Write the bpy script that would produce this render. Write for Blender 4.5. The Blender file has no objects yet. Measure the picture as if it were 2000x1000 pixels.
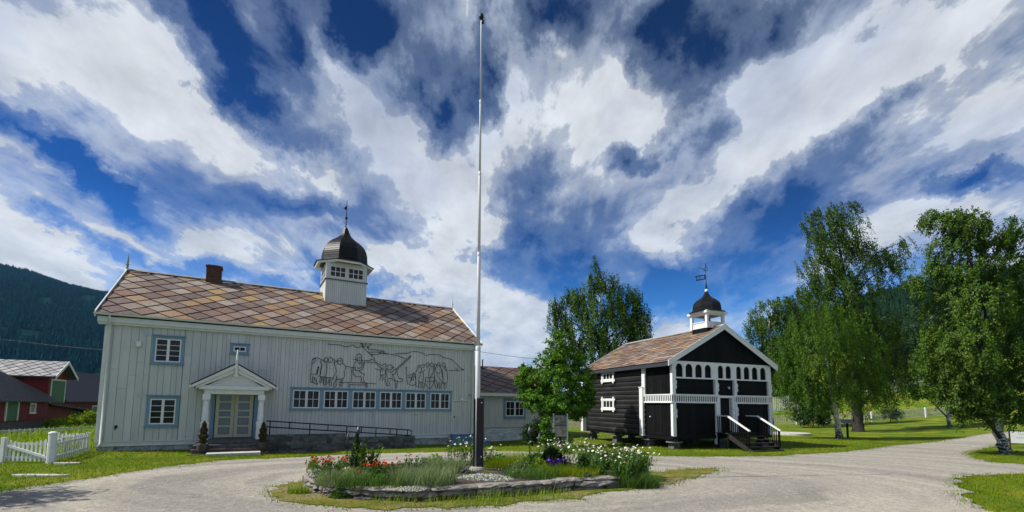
import bpy, bmesh, math, random
import numpy as np
from mathutils import Vector, Matrix
from mathutils.geometry import delaunay_2d_cdt
C = bpy.context.scene.collection
S = bpy.context.scene
R = math.radians
# ------------------------------------------------------------------ camera
EYE, FPX, PPY, PITCH, ROLL = 2.1, 912.42, 703.59, .0943, .0113
cam_d = bpy.data.cameras.new('camera')
cam_d.sensor_width = 36.0
cam_d.lens = FPX / 2000 * 36
cam_d.shift_y = (PPY - 500) / 2000
cam_d.clip_start = .1
cam_d.clip_end = 6000
cam = bpy.data.objects.new('camera', cam_d)
C.objects.link(cam)
cam.matrix_world = Matrix.Translation((0, 0, EYE)) @ Matrix.Rotation(math.pi / 2 + PITCH, 4, 'X') @ Matrix.Rotation(ROLL, 4, 'Z')
S.camera = cam
S.view_settings.view_transform = 'Standard'
S.view_settings.look = 'None'
S.view_settings.gamma = 1
S.view_settings.exposure = EXPOSURE = 0.55
S.cycles.use_denoising = True
S.cycles.max_bounces = 6
S.cycles.diffuse_bounces = 3
S.cycles.transparent_max_bounces = 8
S.cycles.volume_bounces = 0
S.cycles.sample_clamp_indirect = 6

def ray(px, py):
    c, s = math.cos(ROLL), math.sin(ROLL)
    u, v = px - 1000, py - PPY
    a, b = c * u + s * v, -s * u + c * v
    x, up = a / FPX, -b / FPX
    return np.array([x, math.cos(PITCH) - up * math.sin(PITCH), math.sin(PITCH) + up * math.cos(PITCH)])
def G(px, py, z=0.0):                      # photo pixel -> point on the ground
    d = ray(px, py); t = (z - EYE) / d[2]
    return np.array([0, 0, EYE]) + t * d
def at(px, py, Y):                         # photo pixel -> point at a forward distance
    d = ray(px, py)
    return np.array([0, 0, EYE]) + d * (Y / d[1])

# ------------------------------------------------------------------ sun and sky
SUN = Vector((-.687, -.116, .717)).normalized()
sd = bpy.data.lights.new('sun', 'SUN'); sd.energy = 4.8; sd.angle = R(.5); sd.color = (1, .95, .87)
sun = bpy.data.objects.new('sun', sd); C.objects.link(sun)
sun.rotation_euler = SUN.to_track_quat('Z', 'Y').to_euler()
W = bpy.data.worlds.new('World'); S.world = W; W.use_nodes = True
nt = W.node_tree; nt.nodes.clear()
def N(tree, typ, **kw):
    n = tree.nodes.new(typ)
    for k, v in kw.items(): setattr(n, k, v)
    return n
def L(tree, a, b): tree.links.new(a, b)
def M2(tree, op, a, b=None, c=None, clamp=False):
    n = N(tree, 'ShaderNodeMath', operation=op, use_clamp=clamp)
    for i, v in enumerate((a, b, c)):
        if v is None: continue
        if isinstance(v, (int, float)): n.inputs[i].default_value = v
        else: L(tree, v, n.inputs[i])
    return n.outputs[0]
def ramp(tree, fac, stops, interp='LINEAR'):
    n = N(tree, 'ShaderNodeValToRGB'); n.color_ramp.interpolation = interp
    e = n.color_ramp.elements
    while len(e) < len(stops): e.new(.5)
    for i, (p, c) in enumerate(stops):
        e[i].position = p
        e[i].color = (*c, 1) if not isinstance(c, (int, float)) else (c, c, c, 1)
    L(tree, fac, n.inputs[0])
    return n.outputs[0]
def mixc(tree, fac, a, b, mode='MIX'):
    n = N(tree, 'ShaderNodeMix', data_type='RGBA', blend_type=mode)
    for sck, v in ((n.inputs[0], fac), (n.inputs[6], a), (n.inputs[7], b)):
        if isinstance(v, (int, float)): sck.default_value = v
        elif isinstance(v, tuple): sck.default_value = (*v, 1)
        else: L(tree, v, sck)
    return n.outputs[2]
def noise(tree, vec, scale, detail=4, rough=.5, dist=0.0):
    n = N(tree, 'ShaderNodeTexNoise')
    n.inputs['Scale'].default_value = scale; n.inputs['Detail'].default_value = detail
    n.inputs['Roughness'].default_value = rough; n.inputs['Distortion'].default_value = dist
    if vec is not None: L(tree, vec, n.inputs['Vector'])
    return n
def build_sky():
    SKY = .1
    tc = N(nt, 'ShaderNodeTexCoord')
    sky = N(nt, 'ShaderNodeTexSky', sky_type='NISHITA')
    sky.sun_disc = False; sky.sun_elevation = math.asin(SUN.z); sky.sun_rotation = math.atan2(SUN.x, SUN.y) % (2 * math.pi)
    sky.air_density = 1.0; sky.dust_density = .3; sky.ozone_density = 3.0
    g = N(nt, 'ShaderNodeGamma'); L(nt, sky.outputs[0], g.inputs[0]); g.inputs[1].default_value = 1.32
    skyc = mixc(nt, 1.0, g.outputs[0], SKYTINT, 'MULTIPLY')
    sep = N(nt, 'ShaderNodeSeparateXYZ'); L(nt, tc.outputs['Generated'], sep.inputs[0])
    x, y, z = sep.outputs
    skyc = mixc(nt, 1.0, skyc, ramp(nt, z, [(0.0, (.56, .66, .80)), (.16, (.23, .47, .58)), (.34, (.045, .205, .33)), (.62, (.012, .11, .20))]), 'MULTIPLY')
    zz = M2(nt, 'ADD', M2(nt, 'MAXIMUM', z, 0.0), .24)
    com = N(nt, 'ShaderNodeCombineXYZ')
    L(nt, M2(nt, 'DIVIDE', x, zz), com.inputs[0]); L(nt, M2(nt, 'DIVIDE', y, zz), com.inputs[1])
    mp = N(nt, 'ShaderNodeMapping'); mp.inputs['Scale'].default_value = (1.0, .72, 1); mp.inputs['Rotation'].default_value = (0, 0, R(8)); mp.inputs['Location'].default_value = (3.7, 1.9, 0)
    L(nt, com.outputs[0], mp.inputs[0])
    n1 = noise(nt, mp.outputs[0], 1.7, 10, .58, .35)
    mp2 = N(nt, 'ShaderNodeMapping'); mp2.inputs['Scale'].default_value = (1.0, .46, 1); mp2.inputs['Rotation'].default_value = (0, 0, R(-12)); mp2.inputs['Location'].default_value = (1.1, 5.2, 0); L(nt, com.outputs[0], mp2.inputs[0])
    n2 = noise(nt, mp2.outputs[0], 5.2, 9, .62, .35)
    n3 = noise(nt, mp.outputs[0], 2.6, 4, .5, .4)
    # broad masses and gaps, laid out by azimuth and elevation
    el = M2(nt, 'ARCSINE', z); az = M2(nt, 'ARCTAN2', x, y)
    ae = N(nt, 'ShaderNodeCombineXYZ'); L(nt, az, ae.inputs[0]); L(nt, el, ae.inputs[1])
    wob = noise(nt, ae.outputs[0], 5.0, 8, .64)
    wv = N(nt, 'ShaderNodeVectorMath', operation='MULTIPLY_ADD'); L(nt, wob.outputs['Color'], wv.inputs[0])
    wv.inputs[1].default_value = (.28, .24, 0)
    sub = N(nt, 'ShaderNodeVectorMath', operation='SUBTRACT'); L(nt, ae.outputs[0], sub.inputs[0]); sub.inputs[1].default_value = (.14, .12, 0)
    L(nt, sub.outputs[0], wv.inputs[2])
    tot = None
    for (px, py, rx, ry, rot, amp) in BLOBS:
        d = ray(px, py); d = d / np.linalg.norm(d)
        k = np.linalg.norm([math.hypot((px - 1000) / FPX, (py - PPY) / FPX)]); k = 1 / (1 + .8 * k * k)
        m = N(nt, 'ShaderNodeMapping', vector_type='TEXTURE')
        m.inputs['Location'].default_value = (math.atan2(d[0], d[1]), math.asin(d[2]), 0)
        m.inputs['Rotation'].default_value = (0, 0, R(rot))
        m.inputs['Scale'].default_value = (rx / FPX * k, ry / FPX * k, 1)
        L(nt, wv.outputs[0], m.inputs[0])
        gr = N(nt, 'ShaderNodeTexGradient', gradient_type='SPHERICAL'); L(nt, m.outputs[0], gr.inputs[0])
        tot = M2(nt, 'MULTIPLY_ADD', gr.outputs['Fac'], amp * (.56 if amp < 0 else .58), tot if tot is not None else 0.0)
    dens = M2(nt, 'ADD', M2(nt, 'MULTIPLY_ADD', n2.outputs['Fac'], .58, M2(nt, 'MULTIPLY', n1.outputs['Fac'], 1.20)), tot)
    cov = ramp(nt, dens, [(.65, 0.0), (.80, .20), (.95, .62), (1.14, .98)], 'EASE')
    shade = M2(nt, 'ADD', M2(nt, 'MULTIPLY', n3.outputs['Fac'], .95), M2(nt, 'MULTIPLY', n2.outputs['Fac'], .30))
    ccol = ramp(nt, shade, [(.42, (.58, .65, .82)), (.55, (.74, .80, .93)), (.68, (.93, .97, 1.03))])
    ccol = mixc(nt, ramp(nt, dens, [(.78, 0.0), (1.08, 1.0)]), (.58, .77, 1.06), ccol)
    n4 = noise(nt, mp.outputs[0], 7.0, 7, .6, .2)
    ccol = mixc(nt, 1.0, ccol, ramp(nt, n4.outputs['Fac'], [(.32, .80), (.66, 1.08)]), 'MULTIPLY')
    k = N(nt, 'ShaderNodeVectorMath', operation='SCALE'); L(nt, ccol, k.inputs[0]); k.inputs['Scale'].default_value = CLOUD / SKY
    col = mixc(nt, cov, skyc, k.outputs[0])
    bg = N(nt, 'ShaderNodeBackground'); bg.inputs[1].default_value = SKY; L(nt, col, bg.inputs[0])
    out = N(nt, 'ShaderNodeOutputWorld'); L(nt, bg.outputs[0], out.inputs[0])
SKYTINT = (.42, .62, .86)
CLOUD = .56
BLOBS = [  # px, py, rx, ry, rotation, amount
 (430, 100, 210, 110, -25, -.65), (560, 70, 90, 90, -40, -.35), (720, 25, 140, 90, 0, -.55), (880, 180, 120, 150, 15, -.62), (950, 100, 70, 120, 0, -.5),
 (1060, 60, 130, 80, 0, -.45), (1340, 100, 150, 150, 20, -.5), (1270, 40, 130, 90, 0, -.4), (1490, 60, 150, 80, 30, -.5), (100, 300, 260, 70, -28, -.5),
 (230, 370, 220, 60, -15, -.55), (600, 400, 190, 40, 0, -.35), (1110, 430, 150, 80, 0, -.22), (1050, 340, 100, 80, 20, -.12), (1255, 285, 120, 45, 10, -.45),
 (1930, 330, 180, 40, 12, -.45), (1130, 520, 280, 60, 0, -.22), (1290, 590, 160, 80, 0, -.45), (1480, 560, 260, 120, 0, -.35), (280, 490, 260, 40, -8, -.4),
 (960, 480, 160, 60, 0, -.3), (1510, 430, 170, 60, 0, -.25), (720, 560, 160, 40, -8, -.3), (180, 90, 60, 40, 0, -.1),(60,420,130,40,-10,-.35),
 (130, 140, 330, 190, -25, .34), (560, 300, 200, 70, -25, .2), (420, 260, 430, 130, -28, .34), (640, 60, 110, 110, 0, .2), (700, 210, 260, 130, -20, .25), (1080, 190, 200, 140, 10, .25), (1250, 180, 150, 120, 0, .22),
 (1780, 130, 420, 190, 22, .42), (1540, 260, 380, 120, 22, .55), (1450, 180, 120, 90, 30, .25), (1900, 230, 260, 120, 10, .3), (1850, 420, 260, 70, 5, .25), (400, 470, 260, 85, -8, .42), (1310, 468, 150, 60, 0, .42),
 (830, 540, 190, 45, -8, .40), (960, 610, 130, 60, 0, .38), (1060, 640, 120, 60, 0, .4), (1220, 570, 90, 40, 0, .3), (1340, 620, 110, 50, 0, .35), (170, 560, 180, 40, -8, .3),(40, 290, 120, 70, -30, .35),
 (880, 330, 240, 130, -10, .25), (1010, 290, 130, 90, 0, .2), (930, 410, 160, 60, -5, .25), (1000, 700, 200, 60, 0, .35), (540, 560, 160, 25, -8, .3), (720,590,150,25,-8,.3), (80, 440, 170, 45, -10, .3),
]
build_sky()
# ------------------------------------------------------------------ object helpers
def tag(o, label=None, cat=None, group=None, kind=None):
    if label: o['label'] = label
    if cat: o['category'] = cat
    if group: o['group'] = group
    if kind: o['kind'] = kind
    return o
def empty(name, label, cat, loc=(0, 0, 0), rz=0.0, group=None):
    o = bpy.data.objects.new(name, None); C.objects.link(o)
    o.empty_display_size = .3; o.location = loc; o.rotation_euler = (0, 0, rz)
    return tag(o, label, cat, group)
def link(name, me, mat, parent=None):
    o = bpy.data.objects.new(name, me); C.objects.link(o)
    if mat: me.materials.append(mat)
    if parent: o.parent = parent
    return o
def copy_tree(o, parent=None):
    c = o.copy(); C.objects.link(c); c.parent = parent
    for ch in list(o.children): copy_tree(ch, c)
    return c
def np_mesh(name, V, F, smooth=False):     # V (n,3), F (m,k)
    V = np.asarray(V, dtype=np.float32); F = np.asarray(F, dtype=np.int32)
    me = bpy.data.meshes.new(name)
    m, k = F.shape
    me.vertices.add(len(V)); me.vertices.foreach_set('co', V.ravel())
    me.loops.add(m * k); me.loops.foreach_set('vertex_index', F.ravel())
    me.polygons.add(m); me.polygons.foreach_set('loop_start', np.arange(0, m * k, k, dtype=np.int32))
    me.polygons.foreach_set('use_smooth', np.full(m, smooth))
    me.update(calc_edges=True)
    return me
class MB:
    def __init__(s): s.v = []; s.f = []
    def add(s, vs, fs):
        n = len(s.v); s.v += [tuple(map(float, p)) for p in vs]; s.f += [tuple(i + n for i in f) for f in fs]; return s
    def box(s, x0, x1, y0, y1, z0, z1):
        return s.add([(x0, y0, z0), (x1, y0, z0), (x1, y1, z0), (x0, y1, z0), (x0, y0, z1), (x1, y0, z1), (x1, y1, z1), (x0, y1, z1)],
                     [(0, 3, 2, 1), (4, 5, 6, 7), (0, 1, 5, 4), (1, 2, 6, 5), (2, 3, 7, 6), (3, 0, 4, 7)])
    def prism(s, poly, d):                 # planar 3D polygon swept by vector d
        n = len(poly); d = np.array(d, float); a = [np.array(p, float) for p in poly]
        c = np.cross(a[1] - a[0], a[2] - a[0])
        if c @ d > 0: a = a[::-1]
        vs = a + [p + d for p in a]
        return s.add(vs, [tuple(range(n)), tuple(range(2 * n - 1, n - 1, -1))] + [(i, i + n, (i + 1) % n + n, (i + 1) % n) for i in range(n)])
    def tube(s, pts, r, n=6, cap=True):
        P = [np.array(p, float) for p in pts]; rr = r if hasattr(r, '__len__') else [r] * len(P)
        vs = []; up = np.array([0, 0, 1.0])
        for i, p in enumerate(P):
            t = P[min(i + 1, len(P) - 1)] - P[max(i - 1, 0)]; t = t / (np.linalg.norm(t) + 1e-9)
            a = np.cross(t, up if abs(t[2]) < .95 else np.array([1.0, 0, 0])); a /= np.linalg.norm(a) + 1e-9; b = np.cross(t, a)
            for k in range(n):
                an = 2 * math.pi * k / n; vs.append(p + rr[i] * (math.cos(an) * a + math.sin(an) * b))
        fs = [(i * n + k, i * n + (k + 1) % n, (i + 1) * n + (k + 1) % n, (i + 1) * n + k) for i in range(len(P) - 1) for k in range(n)]
        if cap: fs += [tuple(range(n))[::-1], tuple(range((len(P) - 1) * n, len(P) * n))]
        return s.add(vs, fs)
    def lathe(s, prof, n=12, c=(0, 0), rot=0.0, sx=1.0):  # prof: (radius, z) from bottom to top
        vs = [(c[0] + sx * r * math.cos(rot + 2 * math.pi * k / n), c[1] + r * math.sin(rot + 2 * math.pi * k / n), z) for r, z in prof for k in range(n)]
        fs = [(i * n + k, i * n + (k + 1) % n, (i + 1) * n + (k + 1) % n, (i + 1) * n + k) for i in range(len(prof) - 1) for k in range(n)]
        fs += [tuple(range(n))[::-1], tuple(range((len(prof) - 1) * n, len(prof) * n))]
        return s.add(vs, fs)
    def build(s, name, mat, parent=None, smooth=False, bevel=0.0):
        me = bpy.data.meshes.new(name); me.from_pydata(s.v, [], s.f); me.update()
        if smooth: me.polygons.foreach_set('use_smooth', [True] * len(me.polygons))
        o = link(name, me, mat, parent)
        if bevel:
            b = o.modifiers.new('bevel', 'BEVEL'); b.width = bevel; b.segments = 1; b.limit_method = 'ANGLE'
        return o
# ------------------------------------------------------------------ materials
def mat(name, col, rough=.7, var=.12, scale=6.0, bump=0.0, bscale=40.0, island=0.0, stain=None, spec=.35, metal=0.0, coord='Object', stretch=(1, 1, 1)):
    m = bpy.data.materials.new(name); m.use_nodes = True; t = m.node_tree; p = t.nodes['Principled BSDF']
    p.inputs['Roughness'].default_value = rough; p.inputs['Specular IOR Level'].default_value = spec; p.inputs['Metallic'].default_value = metal
    tc = N(t, 'ShaderNodeTexCoord'); mp = N(t, 'ShaderNodeMapping'); mp.inputs['Scale'].default_value = stretch
    L(t, tc.outputs[coord], mp.inputs[0])
    n = noise(t, mp.outputs[0], scale, 6, .6)
    f = ramp(t, n.outputs['Fac'], [(.3, 1 - var), (.7, 1 + var)])
    c = mixc(t, 1.0, col, f, 'MULTIPLY')
    if island:
        g = N(t, 'ShaderNodeNewGeometry')
        c = mixc(t, 1.0, c, ramp(t, g.outputs['Random Per Island'], [(0, 1 - island), (1, 1 + island)]), 'MULTIPLY')
    if stain:
        sc, sz, lo, hi = stain
        n2 = noise(t, mp.outputs[0], sz, 8, .65, .4)
        c = mixc(t, ramp(t, n2.outputs['Fac'], [(lo, 0.0), (hi, 1.0)]), c, sc)
    L(t, c, p.inputs['Base Color'])
    if bump:
        nb = noise(t, mp.outputs[0], bscale, 4, .6); b = N(t, 'ShaderNodeBump'); b.inputs['Strength'].default_value = 1.0; b.inputs['Distance'].default_value = bump
        L(t, nb.outputs['Fac'], b.inputs['Height']); L(t, b.outputs[0], p.inputs['Normal'])
    return m
def slate_mat(name, stops, rough=.55, edge=.02, rustf=.6):
    m = bpy.data.materials.new(name); m.use_nodes = True; t = m.node_tree; p = t.nodes['Principled BSDF']
    g = N(t, 'ShaderNodeNewGeometry'); tc = N(t, 'ShaderNodeTexCoord')
    n = noise(t, tc.outputs['Object'], 1.6, 5, .6, .5); n2 = noise(t, tc.outputs['Object'], 9, 6, .65)
    base = ramp(t, g.outputs['Random Per Island'], stops, 'CONSTANT')
    rust = ramp(t, n.outputs['Fac'], [(.54, 0.0), (.72, rustf)])
    c = mixc(t, rust, base, (.235, .135, .07))
    c = mixc(t, 1.0, c, ramp(t, n2.outputs['Fac'], [(.3, .68), (.7, 1.3)]), 'MULTIPLY')
    L(t, c, p.inputs['Base Color']); p.inputs['Roughness'].default_value = rough; p.inputs['Specular IOR Level'].default_value = .4
    b = N(t, 'ShaderNodeBump'); b.inputs['Distance'].default_value = edge; L(t, n2.outputs['Fac'], b.inputs['Height']); L(t, b.outputs[0], p.inputs['Normal'])
    return m
def leaf_mat(name, dark, light, trans=.3, spread=.5, gloss=.010):
    m = bpy.data.materials.new(name); m.use_nodes = True; t = m.node_tree
    t.nodes.remove(t.nodes['Principled BSDF']); out = t.nodes['Material Output']
    g = N(t, 'ShaderNodeNewGeometry'); tc = N(t, 'ShaderNodeTexCoord')
    n = noise(t, tc.outputs['Object'], .9, 3, .6)
    f = M2(t, 'ADD', M2(t, 'MULTIPLY', g.outputs['Random Per Island'], 1 - spread), M2(t, 'MULTIPLY', n.outputs['Fac'], spread))
    c = ramp(t, f, [(.15, dark), (.85, light)])
    d = N(t, 'ShaderNodeBsdfDiffuse'); L(t, c, d.inputs[0])
    tr = N(t, 'ShaderNodeBsdfTranslucent'); L(t, mixc(t, 1.0, c, (1.25, 1.3, .55), 'MULTIPLY'), tr.inputs[0])
    mx = N(t, 'ShaderNodeMixShader'); mx.inputs[0].default_value = trans; L(t, d.outputs[0], mx.inputs[1]); L(t, tr.outputs[0], mx.inputs[2])
    gl = N(t, 'ShaderNodeBsdfGlossy'); gl.inputs['Roughness'].default_value = .45
    m2 = N(t, 'ShaderNodeMixShader'); m2.inputs[0].default_value = gloss; L(t, mx.outputs[0], m2.inputs[1]); L(t, gl.outputs[0], m2.inputs[2])
    L(t, m2.outputs[0], out.inputs[0])
    return m
def birch_bark():
    m = bpy.data.materials.new('birch bark'); m.use_nodes = True; t = m.node_tree; p = t.nodes['Principled BSDF']
    tc = N(t, 'ShaderNodeTexCoord'); mp = N(t, 'ShaderNodeMapping'); mp.inputs['Scale'].default_value = (1, 1, 2.6); L(t, tc.outputs['Object'], mp.inputs[0])
    n = noise(t, mp.outputs[0], 5.5, 5, .7, .8); sp = N(t, 'ShaderNodeSeparateXYZ'); L(t, tc.outputs['Object'], sp.inputs[0])
    low = M2(t, 'MULTIPLY', M2(t, 'SUBTRACT', 1.6, sp.outputs[2]), .10, clamp=True)
    f = ramp(t, M2(t, 'ADD', n.outputs['Fac'], low), [(.55, 0.0), (.61, 1.0)])
    L(t, mixc(t, f, (.68, .65, .61), (.03, .026, .024)), p.inputs['Base Color']); p.inputs['Roughness'].default_value = .8
    return m
MT = dict(
    siding=mat('grey white painted boards', (.505, .518, .495), .55, .08, 3, .004, 60, island=.06, stretch=(1, 1, .25), stain=((.30, .315, .30), 1.4, .62, .95)),
    groove=mat('shaded board joints', (.10, .115, .12), .9),
    trim=mat('grey white trim paint', (.62, .635, .61), .5, .06, 4),
    blue=mat('dusty blue casing paint', (.155, .26, .35), .5, .10, 5),
    bluestep=mat('blue step paint', (.10, .20, .29), .55, .2, 4),
    white=mat('white paint', (.66, .67, .665), .5, .08, 5, .003, 60, stain=((.48, .48, .46), 2.2, .60, .85)),
    sash=mat('window sash paint', (.70, .71, .70), .45, .05),
    cream=mat('cream door paint', (.50, .47, .33), .5, .06),
    doorpanel=mat('blue grey door glass', (.10, .15, .19), .15, .1, spec=.6),
    pane=mat('window glass', (.012, .015, .018), .04, .4, 1.2, spec=.22),
    black=mat('tarred black boards', (.0055, .0055, .006), .62, .35, 5, .006, 40, island=.35, stretch=(1, 1, .3), spec=.10),
    log=mat('tarred black logs', (.015, .0145, .0145), .5, .5, 3, .010, 14, island=.3, stretch=(.3, .3, 2), spec=.35),
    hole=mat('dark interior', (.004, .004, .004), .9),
    dark=mat('black metal', (.008, .008, .009), .5, .2, spec=.25),
    wire=mat('dark wire', (.018, .022, .026), .5, .2, spec=.4),
    metal=mat('galvanised metal', (.42, .45, .48), .4, .12, metal=.5),
    domeblk=mat('tarred shingle', (.0042, .0046, .0056), .45, .6, 6, .006, 30, spec=.22),
    brick=mat('chimney brick', (.075, .035, .024), .9, .4, 8, .01, 30),
    stone=mat('grey foundation stone', (.34, .36, .36), .9, .35, 3, .05, 5, stain=((.12, .13, .12), 2.5, .5, .7)),
    whitestone=mat('whitewashed stone', (.56, .60, .62), .85, .3, 2.2, .09, 3.2, stretch=(1, 1, 2.2)),
    drystone=mat('dry slate wall stone', (.085, .088, .085), .8, .45, 5, .02, 14, island=.55),
    edging=mat('slate edging stone', (.21, .19, .17), .85, .4, 4, .03, 9, island=.45, stain=((.09, .085, .075), 3, .5, .66)),
    slab=mat('pale stone slab', (.42, .41, .38), .85, .2, 5, .01, 20),
    polepaint=mat('flagpole paint', (.56, .57, .57), .4, .05, 4),
    plate=mat('shaded slate plate', (.13, .125, .12), .85, .3, 5, .01, 20),
    torch=mat('dark pewter', (.10, .10, .105), .45, .2, metal=.4),
    concrete=mat('concrete foot', (.30, .28, .23), .9, .2, 8, .006, 40),
    red=mat('barn red boards', (.16, .016, .012), .7, .25, 3, .006, 25, stretch=(3, 3, .4)),
    green=mat('green barn door paint', (.055, .16, .06), .6, .15, 4),
    barnroof=mat('dark metal barn roof', (.014, .016, .022), .5, .15, 2, spec=.3),
    wood=mat('brown weathered wood', (.016, .0135, .012), .75, .35, 5, .004, 40),
    greywood=mat('grey weathered wood', (.25, .25, .24), .8, .25, 5),
    birch=birch_bark(),
    bark=mat('dark furrowed bark', (.030, .025, .021), .95, .5, 6, .05, 12, stretch=(1, 1, .35)),
    terracotta=mat('brown glazed pot', (.055, .045, .038), .5, .2),
    soil=mat('soil', (.05, .04, .03), 1, .4, 6, .03, 20),
)
BR = [(0, (.235, .17, .145)), (.10, (.30, .235, .20)), (.2, (.20, .155, .145)), (.3, (.36, .32, .29)), (.40, (.26, .17, .13)), (.5, (.165, .125, .12)), (.6, (.31, .26, .235)), (.68, (.40, .375, .35)), (.76, (.22, .19, .19)), (.84, (.37, .26, .165)), (.95, (.44, .33, .155))]
BR = [(q, (c[0] * .66, c[1] * .59, c[2] * .52)) for q, c in BR]
MT['slate'] = slate_mat('multi coloured slate', BR)
MT['slate2'] = slate_mat('small multi coloured slate', [(p, (c[0] * 1.05, c[1] * 1.06, c[2] * 1.04)) for p, c in BR])
MT['slate3'] = slate_mat('dark brown slate', [(p, (c[0] * .62, c[1] * .58, c[2] * .58)) for p, c in BR])
MT['slate4'] = slate_mat('pale grey slate', [(0, (.28, .275, .28)), (.4, (.34, .335, .34)), (.7, (.23, .225, .23))], rustf=.0)
LF = dict(
    birch=leaf_mat('birch leaf', (.008, .028, .004), (.092, .168, .012), .24, .3),
    bright=leaf_mat('light birch leaf', (.018, .056, .004), (.092, .175, .012), .28, .35),
    maple=leaf_mat('sapling leaf', (.024, .080, .005), (.12, .25, .018), .24, .3),
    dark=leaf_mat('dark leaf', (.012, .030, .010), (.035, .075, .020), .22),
    conifer=leaf_mat('conifer needle', (.016, .034, .014), (.04, .075, .03), .1),
    brownish=leaf_mat('bronzed conifer needle', (.045, .035, .016), (.10, .075, .03), .1),
    shrub=leaf_mat('shrub leaf', (.035, .085, .015), (.10, .19, .035), .3),
    grass=leaf_mat('grass blade', (.075, .130, .006), (.21, .26, .014), .35, .75, 0),
    meadow=leaf_mat('meadow grass blade', (.10, .17, .010), (.24, .33, .025), .4, .6),
    bluegrass=leaf_mat('blue grey grass blade', (.10, .15, .07), (.24, .30, .16), .3, .5),
    silver=leaf_mat('silver leaf', (.32, .34, .31), (.60, .61, .56), .15, .3),
    red=leaf_mat('red petal', (.40, .010, .003), (.62, .045, .006), .25, .2),
    daisy=leaf_mat('white petal', (.78, .78, .74), (.86, .86, .84), .15, .1),
    purple=leaf_mat('purple petal', (.030, .008, .16), (.09, .02, .36), .2, .2),
    lime=leaf_mat('lime leaf', (.16, .22, .015), (.28, .34, .04), .3),
    darkwood=leaf_mat('dark hill tree', (.005, .016, .007), (.014, .034, .012), .05, .5, 0),
    forest=leaf_mat('far spruce', (.003, .024, .034), (.011, .056, .064), .05, .5, 0),  # extra blue of the distance haze is mixed into the needle colour
)
def ground_mats():
    m = bpy.data.materials.new('lawn ground'); m.use_nodes = True; t = m.node_tree; p = t.nodes['Principled BSDF']
    tc = N(t, 'ShaderNodeTexCoord'); o = tc.outputs['Object']
    a = noise(t, o, .55, 5, .6); b = noise(t, o, 18, 5, .7); c = noise(t, o, 2.4, 5, .65, .5)
    col = ramp(t, a.outputs['Fac'], [(.35, (.055, .120, .005)), (.5, (.105, .165, .007)), (.64, (.20, .21, .020))])
    col = mixc(t, ramp(t, c.outputs['Fac'], [(.53, 0.0), (.72, .75)]), col, (.19, .15, .055))
    col = mixc(t, 1.0, col, ramp(t, b.outputs['Fac'], [(.3, .45), (.7, 1.45)]), 'MULTIPLY')
    L(t, col, p.inputs['Base Color']); p.inputs['Roughness'].default_value = .95; p.inputs['Specular IOR Level'].default_value = .1
    bm = N(t, 'ShaderNodeBump'); bm.inputs['Distance'].default_value = .06; L(t, b.outputs['Fac'], bm.inputs['Height']); L(t, bm.outputs[0], p.inputs['Normal'])
    MT['lawn'] = m
    v = m.copy(); v.name = 'worn verge'; MT['verge'] = v
    e = [q for q in v.node_tree.nodes if q.type == 'VALTORGB'][0].color_ramp.elements
    for q, c_ in zip(e, ((.10, .13, .012), (.19, .17, .04), (.27, .235, .15))): q.color = (*c_, 1)
    m = bpy.data.materials.new('gravel'); m.use_nodes = True; t = m.node_tree; p = t.nodes['Principled BSDF']
    tc = N(t, 'ShaderNodeTexCoord'); o = tc.outputs['Object']
    sb = N(t, 'ShaderNodeVectorMath', operation='SUBTRACT'); L(t, o, sb.inputs[0]); sb.inputs[1].default_value = (-.6, 13.2, 0)
    wn = noise(t, o, .12, 3, .5); ln_ = N(t, 'ShaderNodeVectorMath', operation='LENGTH'); sq = N(t, 'ShaderNodeVectorMath', operation='MULTIPLY'); L(t, sb.outputs[0], sq.inputs[0]); sq.inputs[1].default_value = (.72, 1.15, 0); L(t, sq.outputs[0], ln_.inputs[0])
    cb = N(t, 'ShaderNodeCombineXYZ'); L(t, M2(t, 'ADD', ln_.outputs['Value'], M2(t, 'MULTIPLY', wn.outputs['Fac'], 5.0)), cb.inputs[0])      # wheel tracks circle the bed
    s2 = N(t, 'ShaderNodeSeparateXYZ'); L(t, sb.outputs[0], s2.inputs[0]); L(t, M2(t, 'MULTIPLY', M2(t, 'ARCTAN2', s2.outputs[0], s2.outputs[1]), .8), cb.inputs[1])
    tr = noise(t, cb.outputs[0], .95, 3, .55, .2); big = noise(t, o, .35, 4, .6); fine = noise(t, o, 26, 6, .75); mid = noise(t, o, 5, 6, .7)
    vo = N(t, 'ShaderNodeTexVoronoi'); vo.inputs['Scale'].default_value = 34; L(t, o, vo.inputs['Vector'])
    col = ramp(t, tr.outputs['Fac'], [(.36, (.215, .205, .18)), (.5, (.29, .272, .23)), (.64, (.365, .338, .278))])
    col = mixc(t, ramp(t, big.outputs['Fac'], [(.4, 0.0), (.7, .6)]), col, (.29, .265, .24))
    col = mixc(t, 1.0, col, ramp(t, mid.outputs['Fac'], [(.3, .80), (.7, 1.18)]), 'MULTIPLY')
    col = mixc(t, 1.0, col, ramp(t, fine.outputs['Fac'], [(.34, .72), (.66, 1.25)]), 'MULTIPLY')
    col = mixc(t, .5, col, mixc(t, 1.0, col, ramp(t, vo.outputs['Color'], [(.1, .62), (.9, 1.38)]), 'MULTIPLY'))
    L(t, col, p.inputs['Base Color']); p.inputs['Roughness'].default_value = .95; p.inputs['Specular IOR Level'].default_value = .15
    bm = N(t, 'ShaderNodeBump'); bm.inputs['Distance'].default_value = .035; bm.inputs['Strength'].default_value = .8
    hh = M2(t, 'ADD', fine.outputs['Fac'], M2(t, 'MULTIPLY', tr.outputs['Fac'], 1.6)); L(t, hh, bm.inputs['Height']); L(t, bm.outputs[0], p.inputs['Normal'])
    MT['gravel'] = m
    m = mat('far field', (.10, .17, .025), 1, .25, .08, spec=.05); MT['field'] = m
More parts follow.
